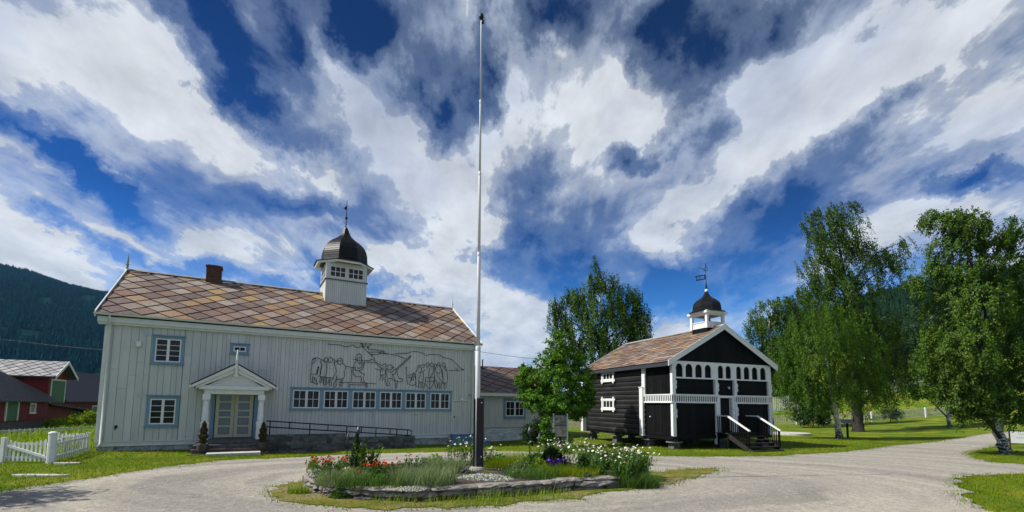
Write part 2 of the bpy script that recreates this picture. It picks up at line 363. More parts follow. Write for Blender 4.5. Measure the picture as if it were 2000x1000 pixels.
    MT['hillmat'] = mat('wooded hillside', (.006, .028, .028), 1, .4, .02, spec=0)
ground_mats()
# ------------------------------------------------------------------ ground, gravel, hills
rng = np.random.default_rng(7)
def sstep(a, b, x): t = np.clip((x - a) / (b - a), 0, 1); return t * t * (3 - 2 * t)
def H(x, y):
    x = np.asarray(x, float); y = np.asarray(y, float)
    h = 1.4 * (np.clip((x - 27) / 25, 0, 4)) ** 1.7 * sstep(18, 34, y) * (1 - .6 * sstep(60, 140, x))
    h = h + .16 * np.clip(y - 57, 0, 400) * sstep(.25, .65, x / np.maximum(y, 1)) * sstep(20, 40, y)
    h = h - .27 * np.exp(-(((x + 1.5) / 7.5) ** 2 + ((y - 28.5) / 5.0) ** 2))
    h = h - .16 * np.exp(-(((x + 9) / 6) ** 2 + ((y - 21.3) / 3.6) ** 2))
    return h
def Gh(px, py):
    z = 0.0
    for _ in range(40):
        p = G(px, py, z); z = .6 * z + .4 * float(H(p[0], p[1]))
    return np.array([p[0], p[1], z])
def grid(name, xs, ys, zf, m, smooth=True):
    X, Y = np.meshgrid(xs, ys); Z = zf(X, Y)
    V = np.stack([X, Y, Z], -1).reshape(-1, 3); nx = len(xs); ny = len(ys)
    i = (np.arange(ny - 1)[:, None] * nx + np.arange(nx - 1)[None]).ravel()
    return link(name, np_mesh(name, V, np.stack([i, i + 1, i + nx + 1, i + nx], -1), smooth), m)
u = np.linspace(-1, 1, 181); xs = 45 * np.sinh(u * 4.6) / np.sinh(1.0) * .9
ys = np.concatenate([np.linspace(-60, 5, 14)[:-1], np.linspace(5, 60, 90)[:-1], 60 * np.exp(np.linspace(0, 3.9, 60))])
tag(grid('ground', xs, ys, H, MT['lawn']), kind='structure')
def in_poly(P, x, y):
    P = np.asarray(P); x0, y0 = P[:, 0], P[:, 1]; x1, y1 = np.roll(x0, -1), np.roll(y0, -1)
    c = np.zeros(len(x), bool)
    for a, b, d, e in zip(x0, y0, x1, y1):
        if b == e: continue
        c ^= ((b > y) != (e > y)) & (x < (d - a) * (y - b) / (e - b) + a)
    return c
def wobble(P, step, amp, r):
    out = []
    for a, b in zip(P, P[1:] + P[:1]):
        a, b = np.array(a[:2]), np.array(b[:2]); n = max(1, int(np.linalg.norm(b - a) / step)); nrm = np.array([-(b - a)[1], (b - a)[0]]) / (np.linalg.norm(b - a) + 1e-9)
        for i in range(n): out.append(a + (b - a) * i / n + nrm * r.normal(0, amp) * (0 if n < 2 else 1))
    return np.array(out)
def sheet(name, P, m, lift, step=1.0):
    lo, hi = P.min(0), P.max(0)
    gx, gy = np.meshgrid(np.arange(lo[0], hi[0], step), np.arange(lo[1], hi[1], step)); gx, gy = gx.ravel(), gy.ravel()
    k = in_poly(P, gx, gy); pts = np.concatenate([P, np.stack([gx[k], gy[k]], -1)])
    r = delaunay_2d_cdt([Vector(p) for p in pts], [], [list(range(len(P)))], 1, 1e-4)
    V = np.array([(v.x, v.y) for v in r[0]]); Z = H(V[:, 0], V[:, 1]) + lift
    me = bpy.data.meshes.new(name); me.from_pydata(np.column_stack([V, Z]).tolist(), [], r[2]); me.update()
    bm = bmesh.new(); bm.from_mesh(me); bmesh.ops.recalc_face_normals(bm, faces=bm.faces)
    if sum(f.normal.z for f in bm.faces) < 0: bmesh.ops.reverse_faces(bm, faces=bm.faces)
    bm.to_mesh(me); bm.free()
    return tag(link(name, me, m), kind='structure')
gp = [(-60, 974), (0, 962), (60, 951), (150, 940), (250, 924), (350, 909), (420, 901), (480, 898), (560, 895), (640, 890), (730, 886), (880, 884), (960, 882), (1040, 883), (1146, 889), (1300, 892), (1400, 893), (1500, 892), (1653, 883), (1743, 871), (1800, 866), (1850, 859), (1920, 848), (1995, 841), (2100, 833),
      (2120, 852), (2000, 864), (1950, 870), (1915, 879), (1890, 888), (1905, 896), (1930, 903), (2000, 908), (2160, 917), (2160, 925), (2000, 927), (1900, 929), (1876, 938), (1874, 948), (1885, 968), (1910, 985), (1940, 1003), (1990, 1030)]
gpw = [tuple(Gh(*p)[:2]) for p in gp] + [(8.6, 5.5), (8, 2), (8, -8), (-16, -8), (-16, 4)]
GP = wobble(gpw, .3, .10, rng)
sheet('gravel_road', GP, MT['gravel'], .02)
isl = [tuple(G(*p)[:2]) for p in [(522, 962), (535, 976), (600, 990), (680, 994), (760, 996), (900, 991), (1000, 985), (1100, 976), (1200, 963), (1300, 950), (1370, 930), (1404, 916), (1340, 917), (1290, 924)]] + [(4.2, 15.2), (2, 16.2), (-1, 16.6), (-4, 15.3), (-5.4, 13.2), (-5.8, 11.8)]
ISL = wobble(isl, .25, .10, rng)
sheet('grass_ground', ISL, MT['verge'], .034, .5)
# hills
def ridge_l(x): return np.interp(x, [-3000, -1700, -1250, -1000, -900, -785, -560, -330, -120, 150, 400], [380, 330, 290, 252, 226, 200, 132, 80, 38, 8, 0])
hn = lambda X, Y, s, a: a * (np.sin(X / s + 1.3 * np.sin(Y / (s * 1.3))) + .6 * np.sin(Y / (s * .7) + X / (s * .5)))
def hill_l(X, Y):
    v = np.clip((Y - 230) / 700, 0, 1)
    return ridge_l(X * 930 / np.maximum(Y, 400)) * (sstep(0, 1, v) * .55 + .45 * v) * (1 - .4 * sstep(960, 1500, Y)) + hn(X, Y, 60, 3) * v + hn(X, Y, 17, .8) * v - .6
tag(grid('hill', np.linspace(-3000, 400, 140), np.linspace(230, 1500, 90), hill_l, MT['hillmat']), kind='structure')
def hill_r(X, Y):
    a = X / np.maximum(Y, 1); v = np.clip((Y - 120) / 150, 0, 1)
    return H(X, Y) + np.interp(a, [.45, .62, .78, .9, 1.1, 1.5], [0, 8, 24, 33, 40, 44]) * sstep(0, 1, v) - .8 + hn(X, Y, 21, .8) * v
tag(grid('hill', np.linspace(60, 700, 90), np.linspace(115, 460, 60), hill_r, MT['hillmat']), kind='structure')
def spruce_mass(name, n, sample, zf, hmin, hmax, m, r):
    x, y = sample(n); z = zf(x, y); n = len(x); h = r.uniform(hmin, hmax, n); w = h * r.uniform(.16, .24, n)
    V, F = [], []; K = 6; base = 0
    tiers = [(.06, 1.0, .50), (.30, .78, .74), (.55, .5, 1.0)]
    for z0, ws, z1 in tiers:
        an = np.arange(K) * 2 * np.pi / K + r.uniform(0, 6, n)[:, None]
        rr = (w * ws)[:, None] * r.uniform(.7, 1.25, (n, K))
        ring = np.stack([x[:, None] + rr * np.cos(an), y[:, None] + rr * np.sin(an), z[:, None] + (h * z0)[:, None] + r.normal(0, .03, (n, K)) * h[:, None]], -1)
        top = np.stack([x, y, z + h * z1], -1)[:, None]
        V.append(np.concatenate([ring, top], 1).reshape(-1, 3))
        b = base + np.arange(n)[:, None] * (K + 1)
        F.append(np.stack([b + np.arange(K), b + (np.arange(K) + 1) % K, np.broadcast_to(b + K, (n, K))], -1).reshape(-1, 3)); base += n * (K + 1)
    return tag(link(name, np_mesh(name, np.concatenate(V), np.concatenate(F)), m), kind='stuff')
def samp_l(n):
    y = 260 + 700 * rng.random(n) ** .8; x = y * rng.uniform(-1.32, -.55, n)
    k = (hn(x, y, 45, 1) + hn(x, y, 14, .6) > -1.0) & ~((np.abs(y - 430 + x * .04) < 16) & (rng.random(n) < .85))
    return x[k], y[k]
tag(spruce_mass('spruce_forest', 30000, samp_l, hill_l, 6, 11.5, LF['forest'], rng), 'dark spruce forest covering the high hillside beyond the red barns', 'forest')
def samp_r(n):
    y = 135 + 240 * rng.random(n); x = y * rng.uniform(.6, 1.4, n); return x, y
tag(spruce_mass('spruce_forest', 8000, samp_r, hill_r, 4, 8.5, LF['darkwood'], rng), 'dark wooded hill seen between the two tall birches', 'forest')
# grass blades
def blades(n, x, y, z, hmin, hmax, w, lean, r, name, m, base=None, curve=True):
    h = r.uniform(hmin, hmax, n); an = r.uniform(0, 2 * np.pi, n); ln = np.abs(r.normal(0, lean, n)) * h
    ax = np.stack([np.cos(an), np.sin(an)], -1); sd = np.stack([-ax[:, 1], ax[:, 0]], -1) * (w * r.uniform(.6, 1.4, n))[:, None] / 2
    B = np.stack([x, y], -1); mid = B + ax * (ln * .35)[:, None]; tip = B + ax * ln[:, None]
    V = np.stack([np.column_stack([B - sd, z]), np.column_stack([B + sd, z]), np.column_stack([mid + sd * .8, z + h * .55]), np.column_stack([mid - sd * .8, z + h * .55]), np.column_stack([tip, z + h])], 1)
    b = np.arange(n)[:, None] * 5
    V = V.reshape(-1, 3)
    F = np.concatenate([np.stack([b[:, 0], b[:, 0] + 1, b[:, 0] + 2], -1), np.stack([b[:, 0], b[:, 0] + 2, b[:, 0] + 3], -1), np.stack([b[:, 0] + 3, b[:, 0] + 2, b[:, 0] + 4], -1)])
    return np_mesh(name, V, F)
HALL = (-17.13, 19.497, .5152); STAB = (7.937, 23.113, .3702)
def loc2(fr, x, y):
    dx, dy = x - fr[0], y - fr[1]; c, s = math.cos(fr[2]), math.sin(fr[2])
    return dx * c + dy * s, -dx * s + dy * c
def toW(fr, s, t): c, sn = math.cos(fr[2]), math.sin(fr[2]); return fr[0] + s * c - t * sn, fr[1] + s * sn + t * c
def lawn_pts(n, x0, x1, y0, y1, far=40):
    x = rng.uniform(x0, x1, n); y = rng.uniform(y0, y1, n)
    k = ~in_poly(GP, x, y); s, t = loc2(HALL, x, y); k &= ~((s > -.1) & (s < 25) & (t > -.05) & (t < 9)) & ~((s > 3.6) & (s < 13.2) & (t > -2.2))
    x, y = x[k], y[k]; k = rng.random(len(x)) < np.clip(16 / y, .08, 1) ** 1.5
    return x[k], y[k]
gx, gy = [], []
for a in ((150000, -20, 26, 8, 34), (26000, 12, 60, 26, 60)):
    x, y = lawn_pts(*a); gx.append(x); gy.append(y)
e = np.repeat(GP, 14, 0); e = e + rng.normal(0, .16, e.shape); k = (e[:, 1] > 7) & (e[:, 1] < 60); gx.append(e[k, 0]); gy.append(e[k, 1])
n = 15000; x = rng.uniform(-6.2, 7.2, n); y = rng.uniform(9, 17, n); k = in_poly(ISL, x, y) & (np.sin(x * 2.1 + 1.7 * np.sin(y * 2.3)) + rng.normal(0, .5, n) > -.25); gx.append(x[k]); gy.append(y[k])
e = np.repeat(ISL, 16, 0); e = e + rng.normal(0, .12, e.shape); gx.append(e[:, 0]); gy.append(e[:, 1])
x = np.concatenate(gx); y = np.concatenate(gy); x = np.repeat(x, 2) + rng.normal(0, .02, 2 * len(x)); y = np.repeat(y, 2) + rng.normal(0, .02, 2 * len(y))
bl = np.where(in_poly(ISL, x, y), .55, 1.0)
tag(link('lawn_grass', blades(len(x), x, y, H(x, y) + .02, .025 * bl, .068 * bl, .014, .7, rng, 'lawn_grass', LF['grass']), LF['grass']), kind='stuff')
# tall meadow behind the left gate
MP = [toW(HALL, -.25, -.3), tuple(G(98, 904)[:2]), tuple(G(4, 902)[:2]), tuple(G(-90, 902)[:2]), (-45, 24), (-48, 40), toW(HALL, -.4, 12)]
n = 34000; x = rng.uniform(-46, -14, n); y = rng.uniform(14, 40, n); k = in_poly(MP, x, y) & ((x + 31.4) * .915 + (y - 31.8) * .402 > 1.6); x, y = x[k], y[k]
tag(link('meadow_grass', blades(len(x), x, y, 0 * x, .25, .62, .05, .45, rng, 'meadow_grass', LF['meadow']), LF['meadow']), kind='stuff')

# loose stones on the drive, thicker along its edges
e = np.repeat(np.concatenate([GP, ISL]), 5, 0); e = e + rng.normal(0, .25, e.shape); q = np.column_stack([rng.uniform(-12, 14, 1500), rng.uniform(6.5, 20, 1500)]); e = np.concatenate([e, q])
e = e[(e[:, 1] > 6) & (e[:, 1] < 32) & in_poly(GP, e[:, 0], e[:, 1]) & ~in_poly(ISL, e[:, 0], e[:, 1])]; n = len(e); s = rng.uniform(.006, .022, n) ** 1.0
o6 = np.array([(1, 0, 0), (0, 1, 0), (-1, 0, 0), (0, -1, 0), (0, 0, .8), (0, 0, -.5)]); V = o6[None] * s[:, None, None] * rng.uniform(.6, 1.3, (n, 6, 3)); V[:, :, :2] += e[:, None]; V[:, :, 2] += (H(e[:, 0], e[:, 1]) + .022)[:, None]
t8 = np.array([(0, 1, 4), (1, 2, 4), (2, 3, 4), (3, 0, 4)]); F = (np.arange(n)[:, None, None] * 6 + t8[None]).reshape(-1, 3)
tag(link('loose_gravel', np_mesh('loose_gravel', V.reshape(-1, 3), F), mat('loose gravel stone', (.30, .28, .25), .9, .2, island=.5)), kind='stuff')
MURAL = [
  ('figure', [[(8.09,4.02),(8.09,4.23),(8.22,4.33),(8.4,4.32),(8.51,4.24),(8.47,4.13),(8.57,3.99),(8.51,3.76),(8.51,3.53),(8.42,3.38)],[(8.09,4.08),(8.08,3.79),(8.07,3.54),(8.19,3.51),(8.32,3.49)],[(8.32,3.49),(8.35,3.75),(8.42,3.92),(8.4,3.75),(8.37,3.58),(8.32,3.49)],[(8.07,3.51),(8.05,3.34),(8.09,3.11),(8.17,3.09),(8.14,3.28),(8.18,3.4)],[(8.22,3.37),(8.26,3.18),(8.22,3.06),(8.36,3.01),(8.42,3.02),(8.34,3.12),(8.3,3.35)],[(8.09,4.19),(8.18,4.27),(8.27,4.29),(8.25,4.17),(8.15,4.08),(8.1,4.04)]]),
  ('figure', [[(8.65,4.22),(8.66,4.31),(8.75,4.39),(8.82,4.31),(8.83,4.18),(8.72,4.14),(8.65,4.22)],[(8.53,4.25),(8.62,4.22),(8.64,4.16)],[(8.55,4.07),(8.55,3.82),(8.51,3.67),(8.51,3.41),(8.74,3.39)],[(8.53,3.38),(8.49,3.13),(8.54,3.07),(8.59,3.24),(8.61,3.39)],[(8.66,3.39),(8.66,3.1),(8.73,2.98),(8.83,3.02),(8.74,3.13),(8.76,3.36)]]),
  ('figure', [[(8.85,4.16),(8.87,4.34),(8.95,4.41),(9.05,4.33),(9.04,4.17),(8.92,4.14),(8.85,4.16)],[(8.75,4.14),(8.8,3.83),(8.79,3.6),(8.74,3.39),(8.93,3.36),(9.12,3.35)],[(9.06,4.33),(9.15,4.3),(9.18,4.17),(9.12,4.13)],[(9.15,4.16),(9.19,3.96),(9.26,3.7),(9.2,3.5),(9.12,3.35)],[(8.82,3.37),(8.81,3.14),(8.92,3.11),(8.93,3.31)],[(8.99,3.33),(8.97,3.09),(8.98,2.94),(9.08,3.0),(9.05,3.17),(9.15,3.35)]]),
  ('figure', [[(9.29,4.3),(9.43,4.4),(9.56,4.29),(9.54,4.24),(9.3,4.26),(9.29,4.3)],[(9.31,4.25),(9.34,4.1),(9.45,4.06),(9.54,4.13),(9.55,4.24)],[(9.19,4.2),(9.26,4.23),(9.28,4.13)],[(9.56,4.14),(9.67,4.05),(9.72,3.87),(9.65,3.72),(9.68,3.55),(9.65,3.37),(9.4,3.29),(9.3,3.34),(9.31,3.47)],[(9.29,3.33),(9.19,3.09),(9.18,2.92),(9.25,2.89),(9.3,3.01),(9.27,3.12),(9.33,3.3)],[(9.52,3.29),(9.52,3.13),(9.47,2.96),(9.54,2.94),(9.6,3.05),(9.57,3.16),(9.63,3.35)]]),
  ('throne', [[(9.7,3.99),(10.02,3.94),(10.12,3.96)],[(10.03,3.95),(10.02,3.15)],[(9.38,3.13),(9.68,3.14),(10.77,3.14),(11.3,3.12)],[(9.97,3.03),(10.77,3.04)],[(9.91,3.12),(9.87,2.97),(9.96,2.9),(9.97,3.03)],[(10.77,3.17),(10.78,2.91),(10.85,2.97),(10.83,3.15)]]),
  ('seated_figure', [[(10.39,4.7),(10.21,4.53),(10.24,4.31),(10.15,4.16),(10.13,3.95),(10.1,3.71),(10.16,3.52),(10.34,3.47),(10.52,3.46),(10.55,3.2),(10.71,3.16),(10.63,3.38),(10.69,3.59),(10.49,3.68),(10.43,3.76)],[(10.39,4.7),(10.52,4.55),(10.51,4.45),(10.46,4.21),(10.35,4.18),(10.3,4.32),(10.31,4.5)],[(10.37,4.47),(10.47,4.48)],[(10.34,4.32),(10.43,4.34)],[(10.19,3.95),(10.21,3.81),(10.37,3.78),(10.54,3.85),(10.62,3.94),(10.63,4.06),(10.56,4.09),(10.53,3.97),(10.36,3.9),(10.3,3.96)],[(10.49,4.34),(10.93,4.34),(10.97,4.41),(11.19,4.38)],[(10.52,4.24),(10.93,4.25),(11.29,4.23)],[(10.47,4.15),(10.7,4.16)],[(10.1,4.36),(10.21,4.37)]]),
  ('mountain_line', [[(8.79,5.07),(9.18,5.07),(9.46,5.06),(9.63,5.0),(9.88,5.05),(10.03,5.1),(10.14,5.07),(10.22,5.0),(10.49,5.06),(10.64,4.94),(10.79,4.81),(10.91,4.73),(11.04,4.6),(11.16,4.49),(11.22,4.34),(11.3,4.25)]]),
  ('grass_tuft', [[(10.41,5.3),(10.48,5.17),(10.56,5.05),(10.53,5.2),(10.41,5.3)],[(10.69,5.24),(10.65,5.09),(10.59,5.04)],[(10.96,5.28),(10.87,5.1),(10.8,4.98),(10.75,5.1)],[(10.78,5.13),(10.84,4.98)]]),
  ('river_line', [[(10.84,4.94),(11.2,4.95),(11.72,4.87),(10.88,4.8)],[(10.94,4.69),(11.27,4.69),(11.63,4.8),(11.95,4.75)]]),
  ('mountain_line', [[(11.4,4.78),(11.53,4.78),(11.89,4.76),(12.4,4.71),(12.65,4.62),(12.89,4.55)]]),
  ('mountain_line', [[(12.3,4.81),(12.88,4.86),(13.09,4.93),(13.37,5.0),(13.62,4.98),(13.87,4.94),(14.04,4.81),(14.24,4.88),(14.87,4.89),(15.06,4.77),(15.55,4.69),(15.75,4.57),(16.03,4.34),(16.22,4.18),(16.42,4.12),(16.07,4.07),(15.46,4.02)],[(15.83,4.2),(16.03,4.08)]]),
  ('figure', [[(11.32,4.23),(11.45,4.19),(11.62,4.11),(11.75,4.24),(11.82,4.11),(11.77,4.02),(11.78,3.75),(11.77,3.62),(11.54,3.61),(11.52,3.81),(11.59,3.94),(11.42,4.09),(11.32,4.23)],[(11.56,3.59),(11.55,3.41),(11.48,3.33)],[(11.65,3.6),(11.68,3.42),(11.65,3.3)],[(11.25,3.93),(11.37,3.88),(11.59,3.89)],[(11.62,4.01),(11.68,3.85)]]),
  ('figure', [[(11.87,4.06),(12.02,4.18),(12.22,4.06),(12.13,3.94),(11.96,3.91),(11.87,3.99)],[(11.86,3.99),(11.81,3.75),(11.87,3.59),(11.75,3.39),(11.87,3.16),(11.89,3.03),(12.01,3.06),(12.04,3.16),(11.91,3.36),(12.04,3.45),(12.21,3.39),(12.34,3.24),(12.36,2.97),(12.41,2.92),(12.45,3.28),(12.35,3.34),(12.24,3.54),(12.15,3.67)],[(11.93,3.83),(12.1,3.77),(12.23,3.87),(12.33,3.95),(12.4,3.85),(12.27,3.67),(12.17,3.67)],[(12.09,4.04),(12.21,4.04)],[(12.42,3.85),(12.48,3.58),(12.58,3.45),(12.74,3.44),(12.74,3.32),(12.59,3.26),(12.37,3.32)]]),
  ('club', [[(12.34,3.98),(12.43,4.02),(13.1,4.69),(13.13,4.64),(12.5,4.0),(12.36,3.91)]]),
  ('staff', [[(12.92,4.11),(12.97,3.67),(13.03,3.13)],[(12.87,4.07),(12.98,4.04)]]),
  ('figure', [[(13.03,3.64),(13.3,3.72),(13.34,3.82),(13.41,3.69),(13.49,3.42),(13.46,3.19),(13.36,3.1),(13.15,3.13),(13.21,3.37),(13.24,3.54),(13.05,3.54)],[(13.29,3.68),(13.24,3.37)],[(13.34,3.65),(13.35,3.34)]]),
  ('figure', [[(13.58,4.14),(13.61,4.21),(13.66,4.23),(13.75,4.2),(13.73,4.12),(13.61,4.09)],[(13.61,4.11),(13.48,3.83),(13.43,3.69)],[(13.65,3.87),(13.76,3.84),(14.04,3.99)],[(13.53,3.28),(13.5,3.07),(13.64,3.04)],[(13.48,3.69),(13.49,3.35)]]),
  ('figure', [[(13.79,4.19),(13.82,4.29),(13.91,4.3),(13.95,4.2),(13.9,4.12)],[(13.76,3.84),(13.73,3.63),(13.67,3.35),(13.9,3.31),(13.92,3.85)],[(13.71,3.3),(13.68,3.04),(13.82,2.98),(13.78,3.29)],[(13.82,4.12),(13.79,3.91)]]),
  ('figure', [[(13.98,4.2),(14.03,4.31),(14.14,4.38),(14.25,4.35),(14.27,4.25),(14.18,4.21)],[(14.3,4.11),(14.25,3.86),(14.24,3.65)],[(14.11,4.24),(14.15,4.1)],[(13.9,3.29),(13.89,3.01),(14.0,2.97),(14.01,3.23)]]),
  ('figure', [[(14.31,4.21),(14.32,4.36),(14.43,4.4),(14.51,4.31),(14.49,4.21),(14.35,4.18)],[(14.51,4.19),(14.5,3.87),(14.31,3.58)],[(14.59,3.42),(14.66,3.04),(14.77,2.97),(14.76,3.25)]]),
  ('figure', [[(14.57,4.19),(14.58,4.32),(14.68,4.34),(14.7,4.22)],[(14.62,4.16),(14.56,3.8),(14.68,3.39),(14.95,3.26)],[(14.84,3.25),(14.81,3.01),(14.92,2.96),(14.91,3.22)]]),
  ('figure', [[(14.73,4.31),(14.78,4.43),(14.88,4.4),(14.94,4.21),(14.86,4.28),(14.75,4.27)],[(14.66,4.2),(14.69,3.88),(14.82,3.82),(14.93,3.93)],[(14.92,4.21),(15.02,3.89),(15.05,3.61)],[(14.71,3.74),(14.94,3.47),(15.1,3.26)],[(15.02,3.26),(14.99,3.01),(15.07,2.98)]]),
  ('figure', [[(15.03,4.25),(15.05,4.41),(15.16,4.45),(15.22,4.33),(15.24,4.23),(15.09,4.22)],[(15.24,4.26),(15.34,3.91),(15.36,3.34),(15.13,3.3)],[(15.19,4.19),(15.27,4.01)],[(15.02,4.11),(15.1,3.69),(15.12,3.26)],[(15.21,3.28),(15.18,3.02),(15.29,2.98),(15.3,3.27)]]),
  ('shield', [[(14.07,3.58),(14.31,3.55),(14.55,3.59),(14.56,3.31),(14.45,3.07),(14.31,2.92),(14.14,3.09),(14.06,3.3),(14.07,3.58)],[(14.3,3.55),(14.31,2.92)],[(14.08,3.35),(14.56,3.37)]]),
]
# ------------------------------------------------------------------ building helpers
rb = random.Random(11)
def xf(mb, m):
    mb.v = [tuple(m @ Vector(v)) for v in mb.v]; return mb
I4 = Matrix.Identity(4)
def boards(mb, s0, s1, z0, z1, ops, y0, y1, wmin, wmax, joints=True):
    cuts = sorted({s0, s1, *[o[0] for o in ops], *[o[1] for o in ops]}); xs_ = []
    for a, b in zip(cuts, cuts[1:]):
        p = a
        while b - p > wmax * 1.25:
            xs_.append(p); p += rb.uniform(wmin, wmax)
        if b - p > wmax * .9 and b - p > .12: xs_.append(p); p = (p + b) / 2
        xs_.append(p)
    xs_.append(s1)
    for a, b in zip(xs_, xs_[1:]):
        segs = [(z0, z1)]
        for (oa, ob, oc, od) in ops:
            if oa - 1e-4 <= a and b <= ob + 1e-4:
                segs = [q for (l, h) in segs for q in ((l, min(h, oc)), (max(l, od), h)) if q[1] - q[0] > .02]
        for l, h in segs:
            dy = rb.uniform(-.004, .003); g = .006
            if joints and h - l > 2.2 and rb.random() < .75:
                m = l + (h - l) * rb.uniform(.3, .85); mb.box(a + g, b - g, y0 + dy, y1, l, m - .004); mb.box(a + g, b - g, y0 + dy + .003, y1, m + .004, h)
            else: mb.box(a + g, b - g, y0 + dy, y1, l, h)
def window(parent, s0, s1, z0, z1, cw, sashes, rows, cols, m=I4, casing='blue', sashm='sash', name='window', head=True, cw_top=None, sash_list=None, mun=.022, fr=.05, label=None):
    a = MB(); ct = cw_top or cw
    a.box(s0, s0 + cw, -.045, .0, z0 + cw, z1 - ct); a.box(s1 - cw, s1, -.045, .0, z0 + cw, z1 - ct)
    a.box(s0, s1, -.048, .0, z1 - ct, z1); a.box(s0, s1, -.048, .0, z0 + .035, z0 + cw)
    a.box(s0 - .03, s1 + .03, -.10, .0, z0, z0 + .035)
    if head: a.box(s0 - .035, s1 + .035, -.10, -.0, z1, z1 + .035)
    w = xf(a, m).build(name, MT[casing], parent)
    if label: w['label'] = label
    x0, x1, y0, y1 = s0 + cw, s1 - cw, z0 + cw, z1 - ct
    spans = sash_list or [(x0 + (x1 - x0) * i / sashes, x0 + (x1 - x0) * (i + 1) / sashes) for i in range(sashes)]
    pm = MB()
    for (p, q) in spans:
        b = MB(); b.box(p, p + fr, -.03, .010, y0, y1); b.box(q - fr, q, -.03, .010, y0, y1); b.box(p + fr, q - fr, -.03, .010, y0, y0 + fr); b.box(p + fr, q - fr, -.03, .010, y1 - fr, y1)
        iw, ih = q - p - 2 * fr, y1 - y0 - 2 * fr
        for i in range(1, cols): x = p + fr + iw * i / cols; b.box(x - mun / 2, x + mun / 2, -.016, .009, y0 + fr, y1 - fr)
        for i in range(1, rows): z = y0 + fr + ih * i / rows; b.box(p + fr, q - fr, -.014, .009, z - mun / 2, z + mun / 2)
        xf(b, m).build('sash', MT[sashm], w)
        pm.box(p + fr * .8, q - fr * .8, .011, .018, y0 + fr * .8, y1 - fr * .8)
    xf(pm, m).build('pane', MT['pane'], w)
    return w
def clip_rect(poly, A, B, extra=()):
    def cl(P, f):
        out = []
        for a, b in zip(P, P[1:] + P[:1]):
            fa, fb = f(a), f(b)
            if fa >= 0: out.append(a)
            if fa * fb < 0: t = fa / (fa - fb); out.append((a[0] + (b[0] - a[0]) * t, a[1] + (b[1] - a[1]) * t))
        return out
    for f in [lambda p: p[0], lambda p: A - p[0], lambda p: p[1], lambda p: B - p[1], *extra]:
        poly = cl(poly, f)
        if len(poly) < 3: return []
    return poly
def slab(mb, poly, O, eu, ev, en, vc, b, th, tilt):
    n = len(poly); top, bot = [], []
    j = rb.uniform(-.006, .006)
    for (u_, v_) in poly:
        w = th + j + tilt * (vc - v_) / b
        top.append(O + eu * u_ + ev * v_ + en * w); bot.append(O + eu * u_ + ev * v_ + en * max(.001, w - th))
    mb.add(bot + top, [tuple(range(n))[::-1], tuple(range(n, 2 * n))] + [(i, (i + 1) % n, (i + 1) % n + n, i + n) for i in range(n)])
def diamonds(mb, A, B, O, eu, ev, en, a, b, extra=(), sh=.948):
    for j in range(-1, int(B / b) + 2):
        for i in range(-1, int(A / (2 * a)) + 2):
            uc, vc = i * 2 * a + (j % 2) * a, j * b
            k = sh; jit = lambda: rb.uniform(-.012, .012)
            P = clip_rect([(uc + jit(), vc - b * k), (uc + a * k, vc + jit()), (uc + jit(), vc + b * k), (uc - a * k, vc + jit())], A, B, extra)
            if len(P) >= 3: slab(mb, P, O, eu, ev, en, vc, b, .034, .028)
def bricks(mb, A, B, O, eu, ev, en, wmin, wmax, hh, skew=0.0):
    j = 0; v = 0
    while v < B:
        h = hh * rb.uniform(.9, 1.1); x = -rb.uniform(0, wmax)
        while x < A:
            w = rb.uniform(wmin, wmax); g = .008
            dv = rb.uniform(-.03, .03)
            P = clip_rect([(x + g, v - .04 + dv), (x + w - g, v - .04 + dv + rb.uniform(-.02, .02)), (x + w - g, v + h), (x + g, v + h)], A, B)
            if len(P) >= 3: slab(mb, P, O, eu, ev, en, v + h / 2, h / 2, .022, .016)
            x += w
        v += h; j += 1
V3 = lambda *a: np.array(a, float)
def finial(parent, s, t, z0, z1, m, r=.05, name='finial', mt='trim'):
    h = z1 - z0; a = MB(); a.lathe([(r, z0 - .15), (r, z0 + h * .28), (r * 1.5, z0 + h * .30), (r * 1.5, z0 + h * .36), (r * .7, z0 + h * .38), (r * 1.2, z0 + h * .5), (r * .9, z0 + h * .62), (.012, z1)], 8, (s, t))
    return a.build(name, MT[mt], parent)
